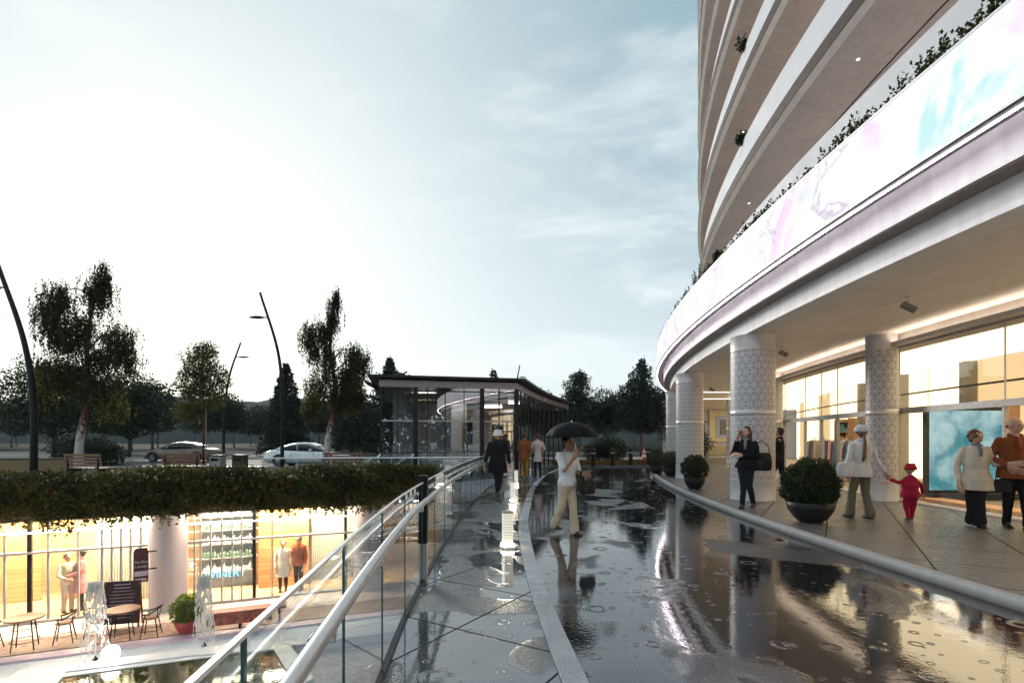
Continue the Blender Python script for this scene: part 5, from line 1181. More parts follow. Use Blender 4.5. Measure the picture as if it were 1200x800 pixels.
# rows of far trees: three kinds, copied
far = []
for k in range(3):
    bl = [[(0, 0, 6.3, 3.2, 1.6), (-2.2, 0, 5.4, 2.3, 1.2), (2.3, 0, 5.3, 2.2, 1.3), (0, 0, 4.4, 3.4, 1.0)], [(0, 0, 6.0, 2.4, 2.2), (-1.3, 0, 4.6, 2.2, 1.4), (1.6, 0, 4.4, 2.0, 1.3)], [(0, 0, 7.0, 2.0, 1.9), (.8, 0, 5.2, 2.6, 1.6), (-1.2, 0, 4.4, 2.2, 1.3)]][k]
    far.append(leafy_tree('park_tree', (0, 0, 0), bl, 5200, .24, leaf_dark, None, 70+k, (.16, 2.6)))
spots = []
rr = random.Random(4)
for Y, n, x0, x1 in ((70, 15, -82, 38), (95, 17, -110, 60), (130, 18, -150, 75)):
    for i in range(n): spots.append((x0+(x1-x0)*(i+.5)/n+rr.uniform(-2, 2), Y+rr.uniform(-7, 7), rr.randint(0, 2), rr.uniform(.8, 1.2), Y))
used = set()
for x, y, k, s, Y in spots:
    o = far[k] if k not in used else copy_tree(far[k]); used.add(k); o.location = (x, y, 0); o.scale = (s, s, s*rr.uniform(.85, 1.08)); o.rotation_euler = (0, 0, rr.uniform(0, 6.28))
    lab = {70: 'hazy dark park tree in the nearest row of trees beyond the street', 95: 'grey hazy park tree in the middle row beyond the street', 130: 'faint grey park tree in the farthest row before the hills'}[Y]
    tag(o, lab, 'tree', {70: 'nearest row of hazy park trees', 95: 'middle row of hazy park trees', 130: 'farthest row of hazy park trees'}[Y])

# trees and bushes added behind the viewer to darken the pavilion reflections
C_ = np.stack([rg.uniform(-75, 45, 9000), rg.uniform(-60, -55, 9000), rg.uniform(-.2, 1, 9000)*rg.uniform(.6, 1, 9000)*7.5], 1)
tag(leafmesh('added_tree_belt', C_, rg.normal(size=(9000, 3)), rg.uniform(.6, 1.1, 9000), leaf_dark, None, 1.4, 9), 'dark belt of bushes added behind the viewer for the pavilion reflection', 'bushes', None, 'stuff')
for i, (x, y) in enumerate(((-58, -30), (-46, -36), (-34, -41), (-22, -44), (-10, -46), (2, -47), (-16, -50), (-40, -46), (8, -45), (15, -43), (21, -39), (12, -52), (19, -50))):
    o = copy_tree(far[i % 3]); o.location = (x, y, 0); o.scale = (1.7, 1.7, 1.75); tag(o, 'large dark tree added behind the viewer to be mirrored in the pavilion glass', 'tree', 'trees mirrored in the pavilion')
# ---------------------------------------------------------------- people
def skin_mat(name, col):
    b = NB(name); o = b.obj(); c = b.mix(b.rng(b.noise(o, 9, 4), .35, .65), tuple(x*.85 for x in col), tuple(x*1.1 for x in col)); return b.done(b.pbr(c, .5))
SKIN = skin_mat('skin', (.48, .27, .19)); SKIN2 = skin_mat('tanned_skin', (.30, .15, .09))
def remesh(bm, voxel, smooth=2, fold=0, seed=0):
    bmesh.ops.recalc_face_normals(bm, faces=bm.faces[:])
    me = bpy.data.meshes.new('tmp'); bm.to_mesh(me); bm.free(); o = bpy.data.objects.new('tmp', me); COL.objects.link(o)
    m = o.modifiers.new('r', 'REMESH'); m.mode = 'VOXEL'; m.voxel_size = voxel
    s = o.modifiers.new('s', 'SMOOTH'); s.factor = .5; s.iterations = smooth
    dg = bpy.context.evaluated_depsgraph_get(); me2 = bpy.data.meshes.new_from_object(o.evaluated_get(dg)); bpy.data.objects.remove(o); bpy.data.meshes.remove(me)
    if fold:
        n = len(me2.vertices); co = np.empty(n*3, np.float32); me2.vertices.foreach_get('co', co); co = co.reshape(-1, 3); no = np.empty(n*3, np.float32); me2.vertices.foreach_get('normal', no); no = no.reshape(-1, 3)
        a = np.array([mnoise.noise(Vector((p[0]*9+seed, p[1]*9, p[2]*5))) for p in co]); b_ = np.array([mnoise.noise(Vector((p[0]*22, p[1]*22+seed, p[2]*10))) for p in co])
        co = co+no*((a*fold+b_*fold*.5)[:, None]); me2.vertices.foreach_set('co', co.ravel().astype(np.float32)); me2.update()
    return me2
def chain(bm, pts, rads, n=10):
    tube(bm, pts, rads, n)
    for p, r in ((pts[0], rads[0]), (pts[-1], rads[-1])): ball(bm, p, r*.99, 10)
    for p, r in list(zip(pts, rads))[1:-1]: ball(bm, p, r*1.0, 10)
def erings(bm, rows, n=18):
    """rows: (cx, cy, z, rx, ry)"""
    loft(bm, [[Vector((cx+rx*cos(2*pi*k/n), cy+ry*sin(2*pi*k/n), z)) for k in range(n)] for cx, cy, z, rx, ry in rows])
def hand(bm, wr, d, side, H, curl=.5, palm_n=None):
    """palm with four unequal fingers and a thumb, from wrist wr along d"""
    d = Vector(d).normalized(); pn = Vector(palm_n or (-side, 0, 0)); pn = (pn-d*pn.dot(d)).normalized(); w = d.cross(pn).normalized()*side    # w points to the thumb side
    s = H*.0575/.1   # hand scale
    P0 = Vector(wr)
    loft(bm, [[P0+d*(t*s)+w*(hw*s*cos(2*pi*k/10))+pn*(th*s*sin(2*pi*k/10)) for k in range(10)] for t, hw, th in ((-.02, .040, .028), (.03, .050, .026), (.09, .062, .024), (.14, .062, .020), (.155, .052, .014))])
    for i, (off, ln) in enumerate(((.046, .115), (.016, .13), (-.015, .12), (-.045, .095))):
        p = P0+d*(.135*s)+w*(off*s); dd = (d+w*(off*.9)).normalized(); pts = [p]; c_ = curl*.5
        for k in range(3): dd = (dd+pn*c_).normalized(); pts.append(pts[-1]+dd*(ln*s/3)); c_ = curl*.8
        chain(bm, pts, [.0145*s*1.05, .0140*s, .0125*s, .0105*s], 8)
    p = P0+d*(.035*s)+w*(.045*s); q = p+(d*.6+w*.75).normalized()*.055*s; r = q+(d*.95+w*.2+pn*curl*.6).normalized()*.055*s; chain(bm, [p, q, r], [.019*s, .0165*s, .012*s], 8)
def figure(pos, rz, H, label, J=None, skin=None, lean=(0, 0), head_yaw=0, head_pitch=0, coat=None, top=None, trousers=None, shoes=None, hair=None, hat=None, extras=None, wide=1.0, curlL=.5, curlR=.5, scarf=None, handdL=None, handdR=None, girth=1.0, group=None, hs=1.0):
    e = empty('person', pos, rz, label, 'person', group)
    D = dict(shL=(.096, .012, .800), elL=(.135, .02, .635), wrL=(.135, -.03, .490), shR=(-.096, .012, .800), elR=(-.135, .02, .635), wrR=(-.135, -.03, .490),
             hipL=(.046, .0, .515), knL=(.052, -.012, .285), anL=(.054, .012, .045), hipR=(-.046, .0, .515), knR=(-.052, -.012, .285), anR=(-.054, .012, .045))
    D.update(J or {})
    V = {k: Vector(v)*H for k, v in D.items()}
    for k in ('shL', 'shR'): V[k].x *= wide
    def ln(z): t = max(0, (z/H-.5)/.36); return lean[0]*H*t, lean[1]*H*t
    for k in ('shL', 'shR'): a, b_ = ln(V[k].z); V[k] += Vector((a, b_, 0))
    nx, ny = ln(.85*H); hc = Vector((nx, ny-.010*H, .932*H)); HM = Matrix.Rotation(head_yaw, 3, 'Z') @ Matrix.Rotation(head_pitch, 3, 'X')
    Hh = H*hs; hc.z = .867*H+.065*Hh
    def hp(x, y, z): return hc+HM @ (Vector((x, y, z))*Hh)
    skin = skin or SKIN
    # -- body
    bm = BM(); g = wide
    rows = [(.475, .070, .055), (.52, .083, .060), (.58, .074, .054), (.62, .068*g, .050), (.68, .078*g, .056), (.74, .088*g, .060), (.785, .092*g, .054), (.815, .070*g, .042), (.835, .036, .034)]
    erings(bm, [(*ln(z*H), z*H, rx*H, ry*H) for z, rx, ry in rows])
    chain(bm, [Vector((nx, ny+.004*H, .82*H)), Vector((nx, ny+.0*H, .875*H)), hp(0, .006, -.005)], [.033*H, .029*H, .030*H])
    ball(bm, hp(0, .010, .014), .054*Hh, 16, (.93, 1.10, 1.02), HM); ball(bm, hp(0, -.014, -.018), .042*Hh, 14, (.93, .95, 1.05), HM); ball(bm, hp(0, -.030, -.044), .020*Hh, 10, (1.15, .9, .8), HM)
    chain(bm, [hp(0, -.052, .006), hp(0, -.063, -.014)], [.0055*Hh, .0085*Hh], 8); ball(bm, hp(0, -.050, -.032), .0105*Hh, 8, (1.5, .7, .55), HM); ball(bm, hp(0, -.050, .012), .012*Hh, 8, (2.2, .6, .45), HM)
    for s_ in (-1, 1): ball(bm, hp(s_*.052, .008, -.004), .014*Hh, 8, (.45, .9, 1.25), HM)
    for s_, K in ((1, 'L'), (-1, 'R')):
        chain(bm, [V['sh'+K], V['el'+K], V['wr'+K]], [.030*H, .0245*H, .0165*H]); chain(bm, [V['hip'+K], V['kn'+K], V['an'+K]], [.048*H, .032*H, .021*H])
        fd = (handdL if K == 'L' else handdR) or (V['wr'+K]-V['el'+K]); hand(bm, V['wr'+K], fd, s_, H, curlL if K == 'L' else curlR)
        a = V['an'+K]; chain(bm, [a, a+Vector((0, -.045*H, -.022*H)), a+Vector((0, -.070*H, -.030*H))], [.017*H, .013*H, .009*H])
    o = link('body', remesh(bm, .0085, 2), skin, e, True)
    for s_ in (-1, 1):
        bm = BM(); ball(bm, hp(s_*.0195, -.0505, .003), .0050*Hh, 8); bobj('eye', bm, simple('eye_dark', (.03, .02, .018), .2, bump=0), e, True)
    bm = BM(); ball(bm, hp(0, -.0575, -.031), .009*Hh, 8, (1.6, .4, .35), HM); bobj('mouth', bm, simple('lips', (.33, .10, .08), .5, bump=0), e, True)
    # -- trousers
    if trousers:
        col, flare = trousers[0], trousers[1]; bm = BM(); erings(bm, [(0, 0, z*H, rx*H*girth, ry*H*girth) for z, rx, ry in ((.46, .088, .066), (.50, .096, .071), (.56, .088, .064), (.60, .078, .058))])
        for K in 'LR':
            h, k, a = V['hip'+K], V['kn'+K], V['an'+K]; q = h.lerp(k, .5); m_ = k.lerp(a, .6)
            chain(bm, [h, q, k, m_, a+Vector((0, .004*H, .000))], [.058*H*girth, .050*H*girth, .040*H*girth, (.033+.012*flare)*H, (.029+.026*flare)*H])
        link('trousers', remesh(bm, .012, 2, .010, 3), col, e, True)
    if shoes:
        bm = BM()
        for K in 'LR':
            a = V['an'+K]; fz = a.z-.045*H
            chain(bm, [a+Vector((0, .018*H, -.022*H)), a+Vector((0, -.03*H, -.024*H)), a+Vector((0, -.082*H, -.032*H))], [.022*H, .024*H, .0165*H]); box(bm, (a.x-.023*H, a.y-.100*H, fz+.001), (a.x+.023*H, a.y+.040*H, fz+.014*H))
        link('shoes', remesh(bm, .009, 2), shoes, e, True)
    def upper(name, col, hem, flare, thick, sleeve=1.0, neck=.842, front=0):
        bm = BM(); T = thick
        rows = [(hem, .092*g+flare, .070+flare*.8), ((hem+.60)/2, .092*g+flare*.5, .068+flare*.5), (.60, .080*g, .062), (.66, .088*g, .066), (.72, .096*g, .070), (.775, .098*g, .064), (.812, .082*g, .052), (.835, .050, .044), (neck, .040, .038)]
        rows = [(z, rx+T, ry+T) for z, rx, ry in rows]
        erings(bm, [(ln(z*H)[0], ln(z*H)[1]+(-front*H if z < .7 else 0), z*H, rx*H*(girth if z < .70 else 1), ry*H*(girth if z < .70 else 1)) for z, rx, ry in rows])
        for K in 'LR':
            s, l_, w_ = V['sh'+K], V['el'+K], V['wr'+K]
            if sleeve >= 1: chain(bm, [s, s.lerp(l_, .5), l_, l_.lerp(w_, .5), l_.lerp(w_, .94)], [(.030+T*.6)*H, (.0285+T*.6)*H, (.026+T*.6)*H, (.023+T*.6)*H, (.021+T*.6)*H])
            else: chain(bm, [s, s.lerp(l_, sleeve)], [(.037+T)*H, (.034+T)*H])
        link(name, remesh(bm, .011, 2, .011, 7), col, e, True)
    if top: upper('shirt' if 'name' not in top else top['name'], top['m'], top.get('hem', .50), top.get('flare', 0), top.get('t', .002), top.get('sleeve', 1))
    if coat:
        upper(coat.get('name', 'coat'), coat['m'], coat.get('hem', .40), coat.get('flare', .01), coat.get('t', .010), 1, coat.get('neck', .85))
        bm = BM(); z = .845*H; cx, cy = ln(z)      # collar
        pts = [(cx+.046*H*cos(a), cy+.044*H*sin(a)-.002*H, z+.012*H*sin(a)) for a in [(-60+300*k/14+0)*pi/180 for k in range(15)]]; tube(bm, pts, .013*H, 8)
        tube(bm, [(cx, cy-(.078)*H, .80*H), (cx*.5, cy*.5-.092*H*girth, .62*H), (0, -(.085+coat.get('flare', .01))*H*girth, (coat.get('hem', .40)+.02)*H)], .004*H, 5)
        link('collar', remesh(bm, .008, 1), coat.get('cm', coat['m']), e, True)
    if scarf:
        bm = BM(); z = .852*H; cx, cy = ln(z); tube(bm, [(cx+.040*H*cos(a), cy+.040*H*sin(a), z+.006*H*sin(a*2)) for a in [2*pi*k/16 for k in range(17)]], .017*H, 8); tube(bm, [(cx+.01*H, cy-.045*H, z), (cx+.012*H, cy-.078*H, z-.05*H), (cx+.010*H, cy-.090*H, z-.12*H)], [.016*H, .018*H, .012*H], 8); link('scarf', remesh(bm, .008, 1, .004), scarf, e, True)
    if hair:
        col, style = hair; bm = BM()
        if style != 'bald':
            ball(bm, hp(0, .020, .022), .0575*Hh, 14, (.98, 1.06, 1.0), HM); ball(bm, hp(0, .034, -.012), .048*Hh, 12, (1.05, .75, 1.0), HM)
            for s_ in (-1, 1): chain(bm, [hp(s_*.046, -.008, .030), hp(s_*.052, .012, .0)], [.014*Hh, .012*Hh])
        else:
            for s_ in (-1, 1): chain(bm, [hp(s_*.050, .018, .004), hp(s_*.042, .042, -.006), hp(0, .060, -.014)], [.007*Hh, .011*Hh, .012*Hh])
        if style == 'curly':
            r_ = random.Random(3)
            for k in range(46):
                a, b_ = r_.uniform(0, 2*pi), r_.uniform(-.2, 1.3); v = Vector((cos(a)*cos(b_), abs(sin(a))*cos(b_)*1.0 if sin(a) > -.2 else sin(a)*cos(b_)*.75, sin(b_))); ball(bm, hp(v.x*.058, .014+v.y*.062, .016+v.z*.056), .016*Hh, 6)
        if style == 'long':
            for dx, dy, l_ in ((.045, .022, .14), (-.045, .022, .14), (.025, .05, .17), (-.025, .05, .17), (0, .055, .17)): chain(bm, [hp(dx, dy, .0), hp(dx*1.15, dy*1.05, -.07), hp(dx*1.1, dy*.95, -l_)], [.026*Hh, .024*Hh, .012*Hh])
        if style == 'tail':
            chain(bm, [hp(0, .058, -.02), hp(.008, .085, -.10), hp(.012, .088, -.18), hp(.022, .085, -.27), hp(.028, .08, -.31)], [.016*Hh, .015*Hh, .016*Hh, .024*Hh, .008*Hh])
        link('hair', remesh(bm, .008, 1, .006, 5), col, e, True)
    if hat:
        col, style = hat; bm = BM(); M_ = Matrix.Translation(hp(0, .014, .022)) @ HM.to_4x4()
        if style == 'bucket': prof = [(.0, .066), (.035, .066), (.058, .054), (.068, .014), (.071, -.002), (.090, -.026), (.092, -.030), (.064, -.010), (.058, .0), (.05, .03), (0, .045)]
        else: prof = [(.0, .068), (.03, .063), (.055, .044), (.0685, .014), (.071, -.014), (.066, -.017), (.055, .0), (0, .04)]
        lathe(bm, [(r*Hh, z*Hh) for r, z in prof], 28); 
        if style == 'ears':
            for s_ in (-1, 1): ball(bm, Vector((s_*.040, 0, .052))*Hh, .018*Hh, 10)
            tube(bm, [Vector((s_*.062, -.01+.005*s_*s_, -.01-.04*(1-abs(s_))))*Hh for s_ in (-1, -.6, 0, .6, 1)], .012*Hh, 6)
        bmesh.ops.transform(bm, matrix=M_, verts=bm.verts[:]); bobj('hat', bm, col, e, True)
    if extras: extras(e, V, H)
    return e, V
blk = cloth('black_wool', (.012, .012, .014)); blk2 = cloth('black_cotton', (.018, .018, .021)); leather = simple('black_leather', (.012, .011, .011), .45, spec=.25)
wht = cloth('white_cotton', (.62, .63, .66)); cream = cloth('cream_gabardine', (.52, .46, .37)); beige = cloth('beige_cotton', (.50, .41, .31)); olive = cloth('olive_cotton', (.16, .145, .10)); brown = cloth('rust_suede', (.20, .060, .022)); mustard = cloth('mustard_cotton', (.28, .16, .04)); rose = cloth('pale_rose_wool', (.50, .40, .38)); red = cloth('red_nylon', (.36, .012, .045), .5); offw = cloth('offwhite_wool', (.60, .57, .54)); whtj = cloth('white_padded', (.58, .56, .56))
dk = simple('dark_hair', (.020, .012, .009), .5, vary=.4, vscale=40); br = simple('brown_hair', (.14, .055, .022), .5, vary=.4, vscale=40); au = simple('auburn_hair', (.12, .045, .02), .5, vary=.5, vscale=40); gy = simple('grey_hair', (.13, .11, .10), .6, vary=.3, vscale=40)
# a hanging bag
def bag(pos, rz, w, h, d, mat, label, strap=None, zt=.25, name='shoulder_bag', soft=True):
    e = empty(name, pos, rz, label, 'bag'); bm = BM()
    secs = []
    for z, k in ((-h/2, .80), (-h/2+.02, .93), (0, 1.0), (h*.35, .93), (h/2-.01, .84), (h/2, .74)):
        secs.append([Vector((w/2*k*math.copysign(abs(cos(a))**.6, cos(a)), d/2*k*math.copysign(abs(sin(a))**.6, sin(a)), z)) for a in [2*pi*i/20 for i in range(20)]])
    loft(bm, secs); link('body', remesh(bm, .012, 3, .008, 2), mat, e, True)
    bm = BM(); tube(bm, smooth_curve([(-w*.36, 0, h/2-.01), (-w*.28, 0, h/2+zt*.6), (0, 0, h/2+zt), (w*.28, 0, h/2+zt*.6), (w*.36, 0, h/2-.01)], 20), .009, 6); bobj('strap', bm, mat, e, True); return e

# man in the white bucket hat, walking towards the camera
figure((-.40, 14.35, 0), rad(4), 1.80, 'person in long black coat and white bucket hat walking towards us',
       J=dict(elL=(.165, .015, .640), wrL=(.185, -.02, .50), elR=(-.165, .015, .640), wrR=(-.195, -.01, .505), knL=(.035, .01, .285), anL=(.02, .07, .075), knR=(-.012, -.045, .285), anR=(-.005, -.055, .045)),
       coat=dict(m=blk, hem=.35, flare=.018, t=.014), trousers=(blk2, 0), shoes=leather, hair=(dk, 'short'), hat=(offw, 'bucket'), scarf=blk2, wide=1.15, girth=1.1, head_yaw=rad(-20))
# two people with their backs to us by the pavilion
figure((.50, 20.6, 0), rad(170), 1.82, 'person in rust brown coat and mustard trousers by the pavilion, back to us',
       J=dict(elR=(-.13, .03, .64), wrR=(-.09, -.06, .56), elL=(.13, .03, .64), wrL=(.09, -.06, .56), knL=(.05, -.06, .29), anL=(.04, .07, .06)), coat=dict(m=brown, hem=.40, flare=.006, t=.008), trousers=(mustard, .1), shoes=leather, hair=(simple('red_brown_hair', (.07, .02, .012), .6), 'short'), wide=1.05)
figure((1.03, 20.8, 0), rad(186), 1.80, 'person in pale rose knee-length coat beside the brown-coated person, back to us',
       J=dict(elR=(-.155, .03, .65), wrR=(-.10, -.07, .60), elL=(.155, .03, .65), wrL=(.10, -.07, .60), anL=(.062, .01, .045), anR=(-.062, .01, .045)), coat=dict(m=rose, hem=.37, flare=.014, t=.006), trousers=(blk2, -.2), shoes=leather, hair=(simple('red_brown_hair', (.07, .02, .012), .6), 'short'), wide=1.0, girth=.95)
# woman with the umbrella
fx, fy = .90, 8.45
figure((fx, fy, 0), rad(38), 1.60, 'woman in a white top and wide beige trousers walking under a black umbrella',
       J=dict(shR=(-.098, -.0, .805), elR=(-.115, -.085, .665), wrR=(-.035, -.140, .785), shL=(.098, .01, .805), elL=(.135, -.01, .64), wrL=(.085, -.130, .615), knR=(-.05, .02, .285), anR=(-.05, .135, .090), knL=(.045, -.045, .285), anL=(.05, -.06, .045)),
       skin=SKIN2, top=dict(m=wht, hem=.50, flare=.008, t=.008, sleeve=.75), trousers=(beige, .9), shoes=simple('brown_shoe', (.05, .02, .015), .5), hair=(dk, 'short'), handdR=(.1, -.25, .9), handdL=(.2, -.9, .1), curlR=1.0, curlL=.9, head_yaw=rad(20))
RU = Matrix.Rotation(rad(38), 3, 'Z'); hp_ = Vector((fx, fy, 0))+RU @ (Vector((-.030, -.170, .835))*1.6)
um = empty('umbrella', (hp_.x, hp_.y, 0), 0, 'open black umbrella held over the woman in white', 'umbrella')
ax = Vector((.03, .05, 1)).normalized(); hx_ = Vector((0, 0, hp_.z)); tip = Vector((-.07, .10, 1.86))
bm = BM(); tube(bm, [Vector((.06, -.05, 1.02)), Vector((.05, -.04, 1.09)), hx_, tip], [.012, .012, .008, .007], 8); bobj('shaft', bm, steel, um, True)
bm = BM(); tube(bm, smooth_curve([(.06, -.05, 1.06), (.062, -.05, .97), (.085, -.055, .93), (.11, -.06, .97)], 12), .016, 8); bobj('handle', bm, black_metal, um, True)
bm = BM(); n = 64; ringsU = []
for j in range(9):
    t = j/8; ringsU.append([])
    for k in range(n):
        a = 2*pi*k/n; sc = 1-.075*t*(1-abs(cos(4*a)))*1.2; r = .43*sin(t*1.32)/sin(1.32)*sc; z = 1.835-.25*(1-cos(t*1.32))/(1-cos(1.32))-.0*t+.02*t*(1-abs(cos(4*a))); ringsU[-1].append(bm.verts.new((tip.x+r*cos(a), tip.y+r*sin(a)*.98, z+r*cos(a)*.02)))
for A_, B2 in zip(ringsU, ringsU[1:]):
    for k in range(n): bm.faces.new((A_[k], A_[(k+1) % n], B2[(k+1) % n], B2[k]))
cano = bobj('canopy', bm, simple('umbrella_cloth', (.008, .008, .009), .7, bump=.2, spec=.12), um, True); so = cano.modifiers.new('s', 'SOLIDIFY'); so.thickness = .003
for k in range(8):
    a = k*pi/4; bm = BM(); tube(bm, [tip+Vector((.43*sin(t*1.32)/sin(1.32)*cos(a)*.985, .43*sin(t*1.32)/sin(1.32)*sin(a)*.97, -.03-.25*(1-cos(t*1.32))/(1-cos(1.32)))) for t in [i/8 for i in range(9)]], .0035, 4); tube(bm, [tip+Vector((0, 0, -.28)), tip+Vector((.27*cos(a), .27*sin(a), -.10))], .003, 4); bobj('rib', bm, steel, um)
q = Vector((fx, fy, 0))+RU @ (Vector((.145, -.150, .545))*1.6)
bag((q.x, q.y, q.z-.08), rad(30), .30, .26, .12, leather, 'black handbag hanging from the arm of the umbrella woman', zt=.12, name='handbag')
# woman on the phone
fx, fy = 4.97, 10.95
figure((fx, fy, .1), rad(-38), 1.72, 'dark-haired woman all in black with a striped scarf, phone at her ear',
       J=dict(elR=(-.150, -.03, .655), wrR=(-.088, -.060, .830), elL=(.145, -.015, .645), wrL=(-.01, -.135, .655), knR=(-.02, -.03, .285), anR=(-.030, -.055, .045), knL=(.04, .0, .285), anL=(.075, .05, .055)),
       coat=dict(m=blk, hem=.50, flare=.030, t=.010), trousers=(blk2, .05), shoes=leather, hair=(dk, 'long'), scarf=simple('striped_scarf', (.20, .19, .17), .8, vary=.7, vscale=30), handdR=(.18, .15, .95), handdL=(-.9, -.1, .1), curlR=.5, head_yaw=rad(-12), head_pitch=rad(-5), wide=1.05)
RU = Matrix.Rotation(rad(-38), 3, 'Z'); q = Vector((fx, fy, .1))+RU @ (Vector((-.070, -.045, .915))*1.72)
ph = empty('mobile_phone', q, rad(-38), 'small dark phone held to the ear of the woman in black', 'phone'); bm = rbox((-.006, -.035, -.07), (.006, .035, .07), .005); bobj('body', bm, black_metal, ph); bm = BM(); box(bm, (-.0075, -.03, -.06), (-.0065, .03, .06)); bobj('screen', bm, carglass, ph)
q = Vector((fx, fy, .1))+RU @ (Vector((.165, .07, .575))*1.72)
bag(tuple(q), rad(-30), .40, .38, .20, leather, 'large black shoulder bag on the side of the woman on the phone', zt=.24)
# man behind the column
figure((7.42, 14.3, .1), rad(-125), 1.78, 'man in a dark suit striding past behind the big column, hand at his ear',
       J=dict(elL=(.13, -.09, .68), wrL=(.09, -.11, .85), elR=(-.13, .0, .64), wrR=(-.11, -.06, .51), knL=(.05, -.10, .30), anL=(.05, -.15, .05), knR=(-.05, .03, .29), anR=(-.05, .16, .08)),
       coat=dict(m=blk2, hem=.47, flare=.0, t=.004, name='jacket'), trousers=(blk2, 0), shoes=leather, hair=(dk, 'short'), handdL=(-.3, .2, .9), curlL=.8, wide=1.05)
# mother and child
fx, fy = 6.50, 9.6
figure((fx, fy, .1), rad(182), 1.70, 'woman in white jacket and cap with brown ponytail, holding the child by the hand',
       J=dict(elR=(-.165, -.005, .645), wrR=(-.265, .0, .500), elL=(.155, .02, .64), wrL=(.165, -.04, .50), knL=(.07, -.04, .285), anL=(.095, -.04, .045), knR=(-.045, .0, .285), anR=(-.065, .05, .045)),
       coat=dict(m=whtj, hem=.445, flare=.012, t=.008, name='jacket'), trousers=(olive, .85), shoes=leather, hair=(br, 'tail'), hat=(cloth('pale_wool', (.5, .49, .50)), 'cap'), wide=1.1, handdR=(-.5, 0, -.85), curlR=.9)
bag((fx-.30, fy-.06, 1.00), rad(4), .36, .28, .14, cloth('white_canvas', (.55, .54, .56)), 'white shoulder bag on the left hip of the white-capped woman', zt=.42)
cx_, cy_ = 7.20, 9.32
figure((cx_, cy_, .1), rad(176), .94, 'small child in red snowsuit and red hat with ears, held by the hand',
       J=dict(shR=(-.11, 0, .74), shL=(.11, 0, .74), elL=(.20, -.01, .72), wrL=(.36, -.02, .78), elR=(-.20, .02, .66), wrR=(-.25, -.02, .53), knL=(.065, -.01, .22), anL=(.055, .03, .05), knR=(-.06, -.02, .22), anR=(-.045, -.04, .05), hipL=(.06, 0, .42), hipR=(-.06, 0, .42)),
       coat=dict(m=red, hem=.44, flare=.012, t=.022, name='snowsuit', neck=.85), trousers=(red, .3), shoes=simple('dark_boot', (.03, .012, .012), .5), hat=(cloth('red_wool', (.34, .02, .025)), 'ears'), girth=1.3, handdL=(.8, 0, .4), wide=1.1, hs=1.45)
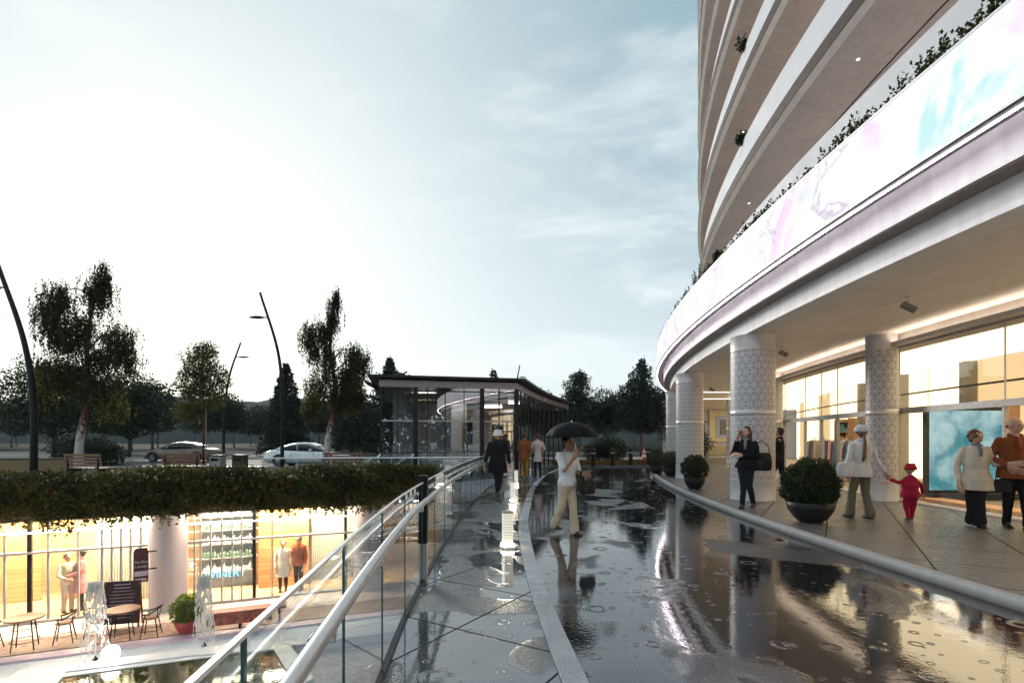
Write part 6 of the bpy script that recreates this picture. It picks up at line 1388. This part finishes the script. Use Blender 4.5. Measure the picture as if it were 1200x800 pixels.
# elderly couple
figure((7.74, 8.6, .1), rad(-22), 1.60, 'woman with short auburn hair in a cream coat, arm in arm with bald man',
       J=dict(elR=(-.150, .03, .635), wrR=(-.155, -.035, .475), elL=(.155, -.01, .66), wrL=(.235, -.10, .66), knL=(.03, -.02, .28), anL=(.035, -.02, .045), knR=(-.035, .01, .28), anR=(-.02, .05, .06)),
       coat=dict(m=cream, hem=.385, flare=.040, t=.012), trousers=(blk2, .9), shoes=leather, hair=(au, 'curly'), scarf=simple('blue_scarf', (.12, .15, .18), .8, vary=.8, vscale=60), girth=1.10, wide=1.0, handdL=(.7, -.5, .1), curlL=.8, head_yaw=rad(28))
bag((8.02, 8.42, .80), rad(-20), .26, .22, .10, leather, 'black handbag hanging between the cream-coated woman and the bald man', zt=.30, name='handbag')
figure((8.20, 8.40, .1), rad(-24), 1.80, 'bald man in rust brown jacket and red tie beside the woman in the cream coat',
       J=dict(elR=(-.165, .01, .645), wrR=(-.085, -.085, .575), elL=(.155, .01, .64), wrL=(.13, -.06, .50), knL=(.055, -.05, .285), anL=(.06, -.06, .045), knR=(-.045, .0, .285), anR=(-.045, .04, .05)),
       top=dict(m=wht, hem=.52, t=.001), coat=dict(m=brown, hem=.455, flare=.006, t=.010, name='jacket', neck=.838), trousers=(blk, .1), shoes=leather, hair=(gy, 'bald'), wide=1.12, girth=1.06, head_yaw=rad(30),
       extras=lambda e, V, H: bobj('tie', (lambda bm: (tube(bm, [(0, -.062*H, .835*H), (.002, -.088*H, .79*H), (.004, -.096*H, .70*H)], [.010, .022, .026], 8), bm)[1])(BM()), simple('red_tie', (.30, .02, .015), .5), e, True))
# people inside the lit shops of the court: copies of two figures with their own clothes
def shopper(pos, rz, H, label, **kw): figure(pos, rz, H, label, **kw)
SZ = FZ+.13
def sp(px, d): p, dd = wall_at(wx(px)); q = p+Vector((-dd.y, dd.x, 0))*d; return (q.x, q.y, SZ)
shopper(sp(331, .55), rad(20), 1.66, 'woman in a pale dress standing inside the court shop by the plank wall', coat=dict(m=offw, hem=.30, flare=.04, t=.004), hair=(dk, 'short'), shoes=leather, trousers=(blk2, 0))
shopper(sp(350, .55), rad(-10), 1.80, 'man in a brown jacket standing inside the court shop before the orange wall', coat=dict(m=brown, hem=.45, flare=.01, t=.01, name='jacket'), hair=(dk, 'short'), shoes=leather, trousers=(blk2, 0), wide=1.1)
shopper(sp(68, .7), rad(60), 1.70, 'person in a cream top inside the leftmost court shop, nearer the dark mullion', top=dict(m=cream, hem=.47, t=.008), hair=(dk, 'short'), shoes=leather, trousers=(rose, .3), J=dict(wrR=(-.10, -.15, .60), elR=(-.14, -.05, .64)))
shopper(sp(83, .8), rad(-50), 1.76, 'person in a pink skirt inside the leftmost court shop, the righthand one of two', coat=dict(m=cloth('pink_cloth', (.5, .2, .2)), hem=.30, flare=.06, t=.004), hair=(dk, 'curly'), shoes=leather, trousers=(blk2, 0), J=dict(wrL=(.10, -.15, .60), elL=(.14, -.05, .64)))

# ---------------------------------------------------------------- thin evening mist over the park
HAZE = True
if HAZE:
    bm = BM(); box(bm, (-450, -70, -4.6), (450, 480, 40)); b = NB('haze_air'); v = b.n('ShaderNodeVolumePrincipled'); v.inputs['Color'].default_value = (.80, .88, .95, 1); v.inputs['Density'].default_value = .0002; v.inputs['Anisotropy'].default_value = .2
    b.l(v.outputs[0], b.out.inputs['Volume']); hz_o = bobj('haze', bm, b.m); hz_o['kind'] = 'stuff'
